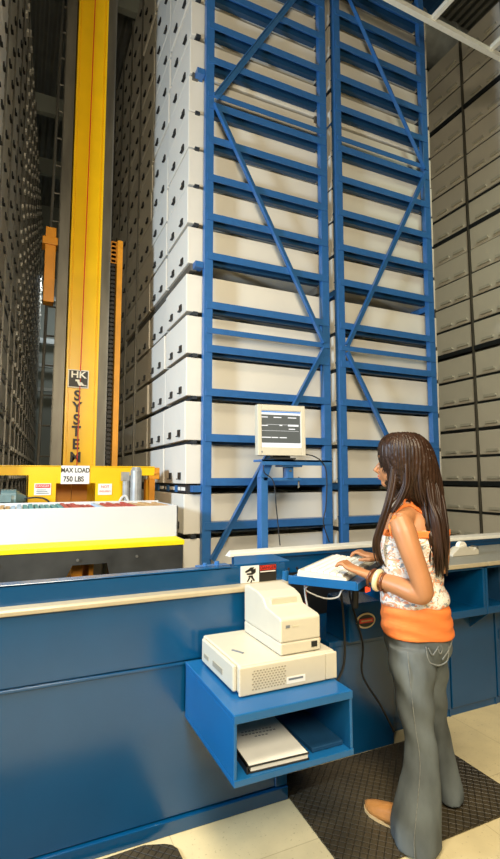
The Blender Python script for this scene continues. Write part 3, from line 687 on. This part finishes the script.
# things in it
def rot_box(b, c, w_, d_, h, a, z):
    c_, s_ = math.cos(a), math.sin(a)
    q = [(c[0]+u*c_-v*s_, c[1]+u*s_+v*c_) for u, v in ((-w_/2, -d_/2), (w_/2, -d_/2), (w_/2, d_/2), (-w_/2, d_/2))]
    return b.hexa([(*p, z) for p in q], [(*p, z+h) for p in q])
t = thing('ring_binder', 'black ring binder with a white cover sheet inside the shelf box', 'binder', (.82, 1.72, .47))
a = math.radians(-3); c = (.845, 1.725)
b = B(); rot_box(b, c, .235, .30, .003, a, .4705); rot_box(b, c, .235, .30, .003, a, .490); rot_box(b, (c[0]-.115, c[1]+.005), .006, .30, .0215, a, .4715)
make('cover', b, 'black', t)
b = B(); rot_box(b, (c[0]+.006, c[1]-.003), .215, .285, .0145, a, .4745); make('pages', b, 'paper', t)
s_ = make('cover_sheet', rot_box(B(), (c[0]+.003, c[1]), .22, .29, .0012, a, .4932), 'paper', t)
b = B()
for j, (n_, yy) in enumerate(((9, .065), (10, .045), (4, .02))):
    for k in range(n_): rot_box(b, (c[0]+.015+(k-n_/2)*.014, c[1]+yy-.001*k), .009, .006, .0006, a, .4945)
make('printed_lines', b, 'ink', s_)
o = make('document_tray', B().hexa([(.985, 1.60, .4705), (1.118, 1.60, .4705), (1.118, 2.05, .4705), (.975, 2.05, .4705)], [(.985, 1.60, .486), (1.118, 1.60, .486), (1.118, 2.05, .486), (.975, 2.05, .486)]), 'dark_blue', bev=.003); tag(o, 'dark blue folder lying right of the binder in the shelf box', 'folder')

# ------------------------------------------------------------------ computer and printer
t = thing('desktop_computer', 'wide cream desktop computer lying on the blue shelf box', 'computer', (.93, 1.88, .675))
b = B(); X0, X1, Y0, Y1, Z0, Z1 = .735, 1.142, 1.668, 2.065, .682, .782
b.box(X0, X1, Y0+.012, Y1, Z0, Z1-.002); make('case', b, 'plastic', t, bev=.008)
make('side_cover', B().box(X0-.004, X1-.05, Y0, Y0+.012, Z0-.004, Z1-.006), 'plastic', t, bev=.004)
make('side_cover', B().box(X1-.048, X1+.002, Y0+.001, Y0+.012, Z0-.004, Z1-.006), 'plastic', t, bev=.004)
b = B()
for r in range(8):
    for c in range(11):
        x = X0+.045+c*.0125+(r % 2)*.006; z = Z0+.012+r*.0088
        b.box(x, x+.007, Y0-.0012, Y0+.002, z, z+.0042)
make('vent_holes', b, 'vent', t)
b = B(); b.box(X0+.2, X0+.26, Y0-.001, Y0+.001, Z0+.008, Z0+.03); lab = make('serial_label', B().box(.92, 1.0, Y0-.0012, Y0+.001, Z0+.01, Z0+.034), 'paper', t)
b = B(); b.box(.928, .99, Y0-.002, Y0-.001, Z0+.022, Z0+.029)
make('barcode', b, 'ink', lab)
b = B(); b.box(X0-.016, X0, Y0+.03, Y1-.03, Z0+.004, Z1-.004); make('front_bezel', b, 'plastic', t, bev=.006)
b = B(); b.box(X0-.018, X0-.015, 1.80, 1.90, Z0+.030, Z0+.05); b.box(X0-.018, X0-.015, 1.95, 2.0, Z0+.03, Z0+.045); make('drive_slot', b, 'vent', t)
b = B(); b.bar((.775, 1.84, Z1), (.80, 1.79, Z1), .008, .003); make('badge', b, 'ink', t)
for (x, y) in ((.76, 1.72), (1.09, 1.72), (.76, 2.03), (1.09, 2.03)): make('rubber_foot', B().box(x-.015, x+.015, y-.015, y+.015, .6745, .686), 'black', t)
t = thing('receipt_printer', 'cream receipt printer standing on the desktop computer', 'printer', (1.0, 1.88, .782))
b = B(); X0, X1, Y0, Y1, Z0 = .912, 1.088, 1.697, 2.03, .783
b.prism([(Y0, Z0+.045), (Y0, Z0+.128), (Y0+.015, Z0+.136), (Y0+.125, Z0+.150), (Y0+.15, Z0+.180), (Y0+.20, Z0+.195), (Y1-.02, Z0+.203), (Y1, Z0+.195), (Y1, Z0+.045)], 0, X0, X1)
make('upper_case', b, 'plastic', t, bev=.006)
b = B(); b.prism([(Y0, Z0), (Y0, Z0+.044), (Y1, Z0+.044), (Y1, Z0)], 0, X0, X1); make('lower_case', b, 'plastic', t, bev=.005)
make('paper_slot', B().box(X0+.03, X1-.03, Y0+.128, Y0+.146, Z0+.150, Z0+.176), 'plastic_dark', t)
make('power_switch', B().box(X1-.042, X1-.016, Y0-.002, Y0+.003, Z0+.015, Z0+.036), 'black', t)
make('badge', B().box(X0+.022, X0+.04, Y0-.0015, Y0+.001, Z0+.098, Z0+.108), 'ink', t)
make('badge', B().box(X0+.05, X0+.078, Y0-.0015, Y0+.001, Z0+.099, Z0+.104), 'plastic_dark', t)

# tape dispenser on the worktop
t = thing('tape_dispenser', 'cream tape dispenser on the grey worktop beside the woman', 'dispenser', (2.7, 2.45, .934))
b = B(); b.prism([(2.56, .935), (2.80, .935), (2.80, .965), (2.775, .985), (2.755, .972), (2.73, .975), (2.68, 1.0), (2.62, .99), (2.56, .95)], 1, 2.41, 2.47)
make('dispenser_body', b, 'plastic', t, bev=.005)
b = B(); b.tube([(2.67, 2.425, .992), (2.67, 2.455, .992)], .034, 20); make('tape_roll', b, 'white_paint', t)
make('cutter', B().box(2.785, 2.80, 2.415, 2.465, .965, .990), 'steel', t)
o = make('pen', B().tube([(2.53, 2.44, .95), (2.50, 2.46, 1.04), (2.49, 2.465, 1.055)], [.006, .006, .003], 8), 'white_paint'); tag(o, 'white pen leaning on the tape dispenser', 'pen')

# ------------------------------------------------------------------ floor mats
o = make('floor_mat', B().prism([(1.14, 1.605), (2.11, 1.605), (2.12, 2.245), (1.17, 2.245)], 2, .001, .012), 'mat', bev=.005); tag(o, 'dark diamond-pattern rubber mat under the woman', 'mat')
b = B(); pts = [(.62, 1.35), (.62, 1.93)]+[(.56+.06*math.cos(a), 1.98+.07*math.sin(a)) for a in (0.3, .8, 1.3)]+[(.50, 2.075), (.36, 2.07), (-.9, 2.065), (-.9, 1.35)]
b.prism(pts, 2, .001, .012); o = make('floor_mat', b, 'mat', bev=.005); tag(o, 'dark mat with rounded corner at the bottom left before the counter', 'mat')

# ------------------------------------------------------------------ the woman
U = Vector((.908, -.42, 0)); V = Vector((.42, .908, 0)); FC = Vector((-.476, .878, 0)).normalized(); RT = Vector((.878, .476, 0)).normalized()
def ring(c, hw, hd, n=28, e=2.2, dz=0):
    out = []
    for k in range(n):
        a = 2*math.pi*k/n; ca_, sa_ = math.cos(a), math.sin(a)
        x = math.copysign(abs(ca_)**(2/e), ca_)*hw; y = math.copysign(abs(sa_)**(2/e), sa_)*hd
        out.append(Vector(c)+U*x+V*y+Vector((0, 0, dz*x)))
    return out
def smooth_rings(L, n=4):
    P = [Vector(r[:3]) for r in L]; out = []
    idx = [0]+list(range(len(L)))+[len(L)-1]
    for i in range(len(L)-1):
        a, b, c, e = (L[idx[i]], L[idx[i+1]], L[idx[i+2]], L[idx[i+3]])
        for k in range(n):
            t = k/n; out.append([.5*((2*b[j])+(c[j]-a[j])*t+(2*a[j]-5*b[j]+4*c[j]-e[j])*t*t+(3*b[j]-a[j]-3*c[j]+e[j])*t**3) for j in range(5)])
    out.append(list(L[-1])); return out
def body_loft(b, L, grow=0.0, e=2.2):
    b.loft([ring(r[:3], r[3]+grow, r[4]+grow, e=e) for r in smooth_rings(L)]); return b
def remesh(name, b, m, parent, vox=.006, sm=6, disp=None, label=None):
    me = bpy.data.meshes.new('tmp'); me.from_pydata(b.v, [], b.f); me.update()
    bm = bmesh.new(); bm.from_mesh(me)
    # make each closed shell face outwards before the voxel union
    bmesh.ops.recalc_face_normals(bm, faces=bm.faces); bm.to_mesh(me); bm.free()
    o = bpy.data.objects.new('tmp', me); COL.objects.link(o)
    md = o.modifiers.new('r', 'REMESH'); md.mode = 'VOXEL'; md.voxel_size = vox
    if sm: ms = o.modifiers.new('s', 'SMOOTH'); ms.iterations = sm; ms.factor = .5
    dg = bpy.context.evaluated_depsgraph_get(); me2 = bpy.data.meshes.new_from_object(o.evaluated_get(dg))
    bpy.data.objects.remove(o)
    if disp:
        for v in me2.vertices: v.co = disp(v.co, v.normal)
    off = wloc(parent)
    for v in me2.vertices: v.co -= off
    me2.materials.clear(); me2.materials.append(M[m]); me2.polygons.foreach_set('use_smooth', [True]*len(me2.polygons)); me2.name = name
    r = bpy.data.objects.new(name, me2); COL.objects.link(r); r.parent = parent
    if label: r['label'] = label
    return r
W = thing('person', 'woman with long dark hair typing, in an orange and print top and flared jeans', 'person', (1.6, 1.7, 0))
TORSO = [(1.568, 1.679, 1.320, 0.100, 0.050), (1.568, 1.684, 1.276, 0.132, 0.085), (1.566, 1.684, 1.229, 0.137, 0.098), (1.562, 1.686, 1.178, 0.135, 0.103), (1.561, 1.693, 1.113, 0.126, 0.098), (1.562, 1.700, 1.048, 0.120, 0.093), (1.568, 1.703, 0.987, 0.122, 0.098), (1.576, 1.706, 0.927, 0.131, 0.108)]
BAND = [(1.575, 1.706, 0.935, 0.120, 0.100), (1.580, 1.708, 0.892, 0.138, 0.120), (1.589, 1.714, 0.848, 0.143, 0.125), (1.599, 1.720, 0.794, 0.147, 0.130), (1.602, 1.721, 0.772, 0.144, 0.129)]
HIPS = [(1.598, 1.718, 0.830, 0.136, 0.118), (1.603, 1.722, 0.768, 0.140, 0.122), (1.606, 1.726, 0.716, 0.138, 0.122), (1.606, 1.732, 0.665, 0.124, 0.112)]
LEGL = [(1.544, 1.699, 0.735, 0.098, 0.086), (1.537, 1.688, 0.639, 0.091, 0.088), (1.534, 1.678, 0.542, 0.077, 0.080), (1.529, 1.662, 0.451, 0.067, 0.069), (1.527, 1.643, 0.373, 0.063, 0.063), (1.519, 1.632, 0.304, 0.067, 0.068), (1.507, 1.633, 0.220, 0.077, 0.079), (1.494, 1.637, 0.135, 0.087, 0.094), (1.486, 1.640, 0.075, 0.092, 0.102), (1.486, 1.641, 0.030, 0.092, 0.106), (1.487, 1.641, 0.010, 0.091, 0.106)]
LEGR = [(1.680, 1.745, 0.735, 0.085, 0.088), (1.692, 1.752, 0.678, 0.080, 0.088), (1.705, 1.760, 0.584, 0.072, 0.085), (1.720, 1.772, 0.490, 0.062, 0.076), (1.738, 1.780, 0.400, 0.054, 0.067), (1.763, 1.785, 0.301, 0.050, 0.062), (1.775, 1.783, 0.214, 0.054, 0.062), (1.790, 1.780, 0.118, 0.060, 0.072), (1.802, 1.776, 0.060, 0.060, 0.080), (1.802, 1.775, 0.024, 0.056, 0.082)]
body = B()
body_loft(body, TORSO); body_loft(body, [(r[0], r[1], r[2], r[3]-.012, r[4]-.012) for r in HIPS])
for L_ in (LEGL, LEGR):
    pts = [Vector(r[:3]) for r in L_ if r[2] > .05]; body.tube(pts, [max(.035, min(.055, .035+.03*(p.z-.1)/.6)) for p in pts], 16)
body.tube(spline([(1.557, 1.690, 1.27), (1.552, 1.692, 1.33), (1.540, 1.695, 1.37), (1.530, 1.692, 1.43)], 4), .047, 16)        # neck
# shoulders
body.tube([(1.44, 1.630, 1.262), (1.50, 1.66, 1.285), (1.565, 1.685, 1.305), (1.64, 1.72, 1.288), (1.72, 1.735, 1.25)], [.042, .045, .05, .045, .04], 16)
# head: skull, jaw, nose; facing FC
HF_ = (Vector((1.415, 1.744, 1.48))-Vector((1.518, 1.682, 1.50))).normalized(); HF_ = Vector((-.50, .86, -.05)).normalized()
HR = HF_.cross(Vector((0, 0, 1))).normalized(); HU = HR.cross(HF_)
HC = Vector((1.497, 1.676, 1.525))
def hp(f_, r_, u_): return HC+HF_*f_+HR*r_+HU*u_
R3 = Matrix((HF_, HR, HU)).transposed()
body.ell(hp(-.008, 0, .022), (.094, .074, .080), 24, 16, R3)
body.ell(hp(.035, 0, -.045), (.062, .056, .072), 20, 14, R3)
body.ell(hp(.070, 0, -.098), (.025, .026, .020), 14, 10, R3)
body.tube([hp(.086, 0, .0), hp(.102, 0, -.022), hp(.118, 0, -.040), hp(.104, 0, -.048)], [.008, .010, .0125, .009], 10)
body.ell(hp(.091, 0, -.066), (.014, .024, .008), 12, 8, R3); body.ell(hp(.089, 0, -.078), (.013, .021, .008), 12, 8, R3)
for s_ in (-1, 1):
    body.ell(hp(.07, s_*.032, .018), (.022, .022, .009), 10, 8, R3)
    body.ell(hp(.0, s_*.062, -.02), (.018, .008, .03), 12, 8, R3)
# arms
def arm(pts, rs):
    p = spline(pts, 5); n_ = len(p); r = []
    for i in range(n_):
        t_ = i/(n_-1)*(len(rs)-1); k = min(int(t_), len(rs)-2); r.append(rs[k]*(1-(t_-k))+rs[k+1]*(t_-k))
    body.tube(p, r, 16)
arm([(1.448, 1.640, 1.272), (1.448, 1.614, 1.225), (1.455, 1.590, 1.155), (1.473, 1.568, 1.070), (1.488, 1.560, 1.005), (1.490, 1.570, .978), (1.474, 1.600, .982), (1.458, 1.640, 0.992), (1.436, 1.698, 1.004), (1.414, 1.752, 1.012), (1.396, 1.786, 1.022)], [.046, .050, .046, .042, .041, .040, .043, .041, .036, .028, .025])
arm([(1.720, 1.730, 1.255), (1.765, 1.733, 1.184), (1.785, 1.756, 1.066), (1.787, 1.772, 1.015)], [.040, .043, .040, .036])
arm([(1.787, 1.772, 1.012), (1.726, 1.850, 1.015), (1.665, 1.93, 1.035), (1.63, 1.975, 1.05)], [.037, .038, .030, .024])
def hand(wrist, knuck, tipdir, side, curl=1.0):
    w_ = Vector(wrist); k_ = Vector(knuck); d_ = (k_-w_); L_ = d_.length; d_.normalize(); s = Vector(side); s = (s-d_*s.dot(d_)).normalized(); up = s.cross(d_)
    if up.z < 0: up = -up
    # palm
    secs = []
    for t_, hw, hh in ((-.15, .024, .020), (.15, .028, .018), (.5, .036, .017), (.85, .040, .0145), (1.05, .038, .011)):
        c = w_+d_*L_*t_; secs.append([c+s*hw*math.cos(2*math.pi*k/16)+up*hh*math.sin(2*math.pi*k/16) for k in range(16)])
    body.loft(secs)
    for j, (o_, ln) in enumerate(((-.028, .068), (-.0095, .078), (.0095, .072), (.028, .056))):
        b0 = k_+s*o_*1.02-d_*.012; p1 = b0+d_*(.012+ln*.38)+up*.010; p2 = p1+(d_*.75-up*.55).normalized()*ln*.34+s*o_*.06; p3 = p2+(d_*.35-up*.95).normalized()*ln*.30
        body.tube([b0, b0+d_*.02+up*.004, p1, p2, p3], [.0095, .0095, .0088, .0080, .0062], 10)
    b0 = w_+d_*L_*.25-s*.026-up*.004; p1 = b0+(d_*.6-s*.75)*.034-up*.004; p2 = p1+(d_*.9-s*.2-up*.2).normalized()*.032; p3 = p2+(d_*.9+s*.15-up*.3).normalized()*.024
    body.tube([b0, p1, p2, p3], [.013, .0115, .0098, .0075], 10)
hand((1.392, 1.790, 1.026), (1.350, 1.868, 1.052), None, (-.88, -.45, 0))
hand((1.625, 1.98, 1.052), (1.572, 2.050, 1.066), None, (.84, .55, 0))
skin = remesh('body', body, 'skin', W, .0045, 5)
# face details
make('eye', B().ell(hp(.077, -.032, .0), (.009, .012, .006), 10, 8, R3).ell(hp(.077, .032, .0), (.009, .012, .006), 10, 8, R3), 'eye', W, smooth=True)
make('eyebrow', B().tube([hp(.082, -.048, .018), hp(.089, -.03, .026), hp(.091, -.016, .023)], .003, 6).tube([hp(.082, .048, .018), hp(.089, .03, .026), hp(.091, .016, .023)], .003, 6), 'hair', W)
make('lips', B().ell(hp(.101, 0, -.066), (.006, .020, .005), 12, 8, R3).ell(hp(.099, 0, -.076), (.006, .017, .005), 12, 8, R3), 'lips', W, smooth=True)
# clothes
def wav(a, f1, f2):
    def fn(co, no):
        return co+no*(a*math.sin(co.z*f1+co.x*f2+1.5*math.sin(co.x*23+co.y*17)))
    return fn
TOPR = [(1.568, 1.684, 1.225, .141, .106)]+[(r[0], r[1], r[2], r[3]+.008, r[4]+.008) for r in TORSO[3:]]+[(1.578, 1.707, .905, .143, .118)]
TOPR[-2] = (1.576, 1.706, .927, .147, .122)
tp = B(); body_loft(tp, TOPR, .0)
top_o = remesh('tank_top', tp, 'print', W, .006, 3, wav(.003, 90, 40), label='printed white top with orange and slate marks')
bd = B(); body_loft(bd, BAND, .004); remesh('waistband', bd, 'top_orange', W, .006, 3, wav(.0022, 120, 20), label='plain orange lower band of the top')
# straps and orange neckline
def strap(pts, r=.010):
    return B().tube(spline(pts, 6), r, 8)
from mathutils.bvhtree import BVHTree
def bvh_of(objs):
    vs, fs = [], []
    for o in objs:
        off = wloc(o); n0 = len(vs); vs += [v.co+off for v in o.data.vertices]; fs += [tuple(i+n0 for i in p.vertices) for p in o.data.polygons]
    return BVHTree.FromPolygons(vs, fs)
BV = bvh_of([skin, top_o])
def hug(pts, n=6, off=.003):
    out = []
    for q in spline(pts, n):
        loc, no, _, _ = BV.find_nearest(q)
        out.append(loc+no*off)
    return out
st = B()
def ribbon(pts, wv, r=.006):
    for d_ in (-1, 0, 1):
        st.tube(hug([Vector(q)+Vector(wv)*d_*.008 for q in pts]), r, 6)
ribbon([(1.435, 1.640, 1.20), (1.425, 1.645, 1.25), (1.455, 1.650, 1.33), (1.50, 1.640, 1.35), (1.545, 1.615, 1.31), (1.59, 1.59, 1.25), (1.64, 1.585, 1.20), (1.67, 1.59, 1.17)], (0, .6, .8))
ribbon([(1.70, 1.86, 1.22), (1.70, 1.80, 1.32), (1.71, 1.73, 1.34), (1.74, 1.67, 1.26), (1.73, 1.63, 1.20), (1.70, 1.60, 1.17)], (.8, 0, .6))
rr_ = [(1.568, 1.684, 1.228, .146, .111)]
for k_, dz in enumerate((-.010, 0, .010)):
    c_ = ring((1.568, 1.684, 1.212+dz), .143, .108, 40); st.tube(hug(c_+[c_[0]], 1, .002), .0065, 6)
remesh('strap', st, 'top_orange', W, .0035, 4, label='orange shoulder straps')
jn = B(); body_loft(jn, HIPS); body_loft(jn, LEGL); body_loft(jn, LEGR)
def jf(co, no):
    t = max(0, min(1, (co.z-.2)/.25)); a = t*.0045*math.sin(co.z*44+co.x*30+2*math.sin(co.y*17))+(1-t)*.003*math.sin(co.x*60+co.y*50)
    return co+no*a
remesh('jeans', jn, 'denim', W, .0065, 5, jf)
# stitching and pocket
sm_ = smooth_rings(LEGL, 4); b = B()
pl = [Vector(r[:3])-U*(r[3]*.42)-V*(r[4]*.955) for r in sm_]
b.tube(pl, .0022, 6); make('side_seam', b, 'seam', W, smooth=True)
b = B(); cb_ = Vector((1.606, 1.724, 0))
def onhip(u, z): 
    x = max(-1, min(1, u/.140)); return cb_+U*u-V*(.124*(1-abs(x)**2.2)**(1/2.2)+.003)+Vector((0, 0, z))
for pts in ([(-.01, .755), (.0, .70), (.02, .685), (.05, .68), (.085, .695), (.095, .75)], [(.0, .75), (.015, .722), (.03, .735), (.045, .755)], [(.04, .745), (.05, .725), (.06, .74), (.055, .76)], [(.06, .70), (.085, .725), (.105, .745), (.12, .765)]):
    b.tube(spline([onhip(*p) for p in pts], 5), .003, 6)
make('pocket_stitching', b, 'seam', W, smooth=True)
# shoes
def shoe(heel, toe, nm):
    h = Vector(heel); t_ = Vector(toe); d_ = (t_-h); Ln = d_.length; d_.normalize(); s = Vector((-d_.y, d_.x, 0)); b = B(); secs = []
    for f_, hw, hh in ((0, .022, .05), (.08, .033, .075), (.25, .036, .085), (.45, .036, .07), (.65, .041, .055), (.82, .038, .042), (.94, .022, .03), (1.0, .006, .02)):
        c = h+d_*Ln*f_; z0 = .024; secs.append([c+s*hw*math.cos(2*math.pi*k/20)+Vector((0, 0, z0+max(0, math.sin(2*math.pi*k/20))*hh)) for k in range(20)])
    b.loft(secs); o = make('shoe', b, 'leather', W, smooth=True, label='tan pointed shoe')
    b = B(); secs = []
    for f_, hw in ((-.01, .018), (.08, .034), (.25, .036), (.45, .034), (.65, .043), (.82, .040), (.94, .026), (1.01, .006)):
        c = h+d_*Ln*f_; secs.append([c+s*hw, c-s*hw]); 
    for i in range(len(secs)-1):
        a_, c_ = secs[i], secs[i+1]; z = Vector((0, 0, .013)); z2 = Vector((0, 0, .026)); b.hexa([a_[0]+z, a_[1]+z, c_[1]+z, c_[0]+z], [a_[0]+z2, a_[1]+z2, c_[1]+z2, c_[0]+z2])
    make('sole', b, 'sole', o)
shoe((1.505, 1.640, 0), (1.428, 1.885, 0), 'l'); shoe((1.80, 1.770, 0), (1.75, 2.0, 0), 'r')
# bangles
ad = (Vector((1.396, 1.786, 1.022))-Vector((1.440, 1.693, 1.002))).normalized()
p0 = Vector((1.414, 1.752, 1.010))
make('bangle', B().torus(p0+ad*.022, .037, .007, ad+Vector((.1, 0, .1)), 28, 10), 'bangle_brown', W, smooth=True, label='dark brown bangle')
make('bangle', B().torus(p0-ad*.006, .039, .010, ad, 28, 10, 1.2), 'bangle_cream', W, smooth=True, label='wide cream bangle')
make('bangle', B().torus(p0-ad*.028, .036, .006, ad+Vector((-.1, 0, .05)), 28, 10), 'bangle_brown', W, smooth=True, label='thin brown bangle')
# hair: scalp shell plus long locks
HAIR = [(1.507, 1.674, 1.641, .030, .028), (1.509, 1.674, 1.634, .066, .062), (1.514, 1.674, 1.598, .102, .102), (1.527, 1.678, 1.546, .120, .118), (1.543, 1.678, 1.481, .123, .118), (1.560, 1.674, 1.415, .122, .102), (1.578, 1.667, 1.365, .108, .070), (1.60, 1.655, 1.33, .07, .04)]
hb = B(); body_loft(hb, HAIR, 0, 2.0)
TAIL = [(1.584, 1.650, 1.42, 0.080, 0.050), (1.584, 1.643, 1.385, 0.070, 0.050), (1.584, 1.622, 1.332, 0.048, 0.036), (1.582, 1.596, 1.272, 0.036, 0.024), (1.577, 1.570, 1.211, 0.040, 0.028), (1.583, 1.571, 1.157, 0.032, 0.022), (1.593, 1.580, 1.106, 0.022, 0.015), (1.604, 1.589, 1.071, 0.008, 0.008)]
body_loft(hb, TAIL, 0, 2.0)
# carve the face side: only keep shell that lies behind the hairline
def hairgroove(co, no):
    a = math.atan2((co-HC).dot(V), (co-HC).dot(U)); d_ = .0028*math.sin(a*46+co.z*9)+.002*math.sin(a*83-co.z*14)
    q = co-HC; f_ = q.dot(HF_); u_ = q.dot(HU); r_ = q.dot(HR)
    if f_ > .07 and -.13 < u_ < .05 and r_ > -.035:      # open towards the face
        co = co-HF_*(f_-.07)
    return co+no*d_
hair = remesh('hair', hb, 'hair', W, .005, 4, hairgroove)
lk = B(); random.seed(11)
def lock(pts, r0, sp, n_):
    for k in range(n_):
        o_ = Vector((random.uniform(-1, 1)*sp, random.uniform(-1, 1)*sp*.7, 0)); o2 = Vector((random.uniform(-1, 1), random.uniform(-1, 1), random.uniform(-2.2, 1.2)))*sp*.55
        p = spline([Vector(q)+o_*(1 if i > 0 else .4)+o2*(i/(len(pts)-1))**2 for i, q in enumerate(pts)], 5); n2 = len(p)
        lk.tube(p, [r0*(.6+.4*math.sin(math.pi*min(1, (i+2)/(n2*.6))*.5))*(1-(i/(n2-1))**3*.85) for i in range(n2)], 6)
lock([(1.575, 1.60, 1.47), (1.580, 1.585, 1.40), (1.576, 1.575, 1.332), (1.572, 1.560, 1.272), (1.577, 1.555, 1.211), (1.583, 1.556, 1.157), (1.593, 1.567, 1.106), (1.604, 1.58, 1.065)], .0075, .030, 40)
lock([(1.63, 1.62, 1.46), (1.635, 1.60, 1.38), (1.63, 1.58, 1.30), (1.625, 1.565, 1.22), (1.62, 1.565, 1.14)], .0065, .016, 16)
lock([(1.436, 1.650, 1.52), (1.432, 1.650, 1.46), (1.418, 1.650, 1.396), (1.398, 1.655, 1.325), (1.385, 1.680, 1.249), (1.377, 1.703, 1.177), (1.394, 1.713, 1.116), (1.417, 1.717, 1.078)], .0062, .011, 18)
lock([(1.47, 1.615, 1.58), (1.465, 1.605, 1.50), (1.462, 1.608, 1.42), (1.44, 1.625, 1.36), (1.41, 1.645, 1.31)], .007, .014, 12)
lock([(1.50, 1.59, 1.58), (1.505, 1.585, 1.48), (1.515, 1.585, 1.40), (1.535, 1.585, 1.35)], .008, .018, 16)
lock([(1.55, 1.59, 1.50), (1.555, 1.58, 1.42), (1.558, 1.57, 1.345), (1.562, 1.545, 1.28), (1.568, 1.54, 1.20), (1.578, 1.545, 1.13)], .0075, .020, 22)
make('hair_locks', lk, 'hair', hair, smooth=True)
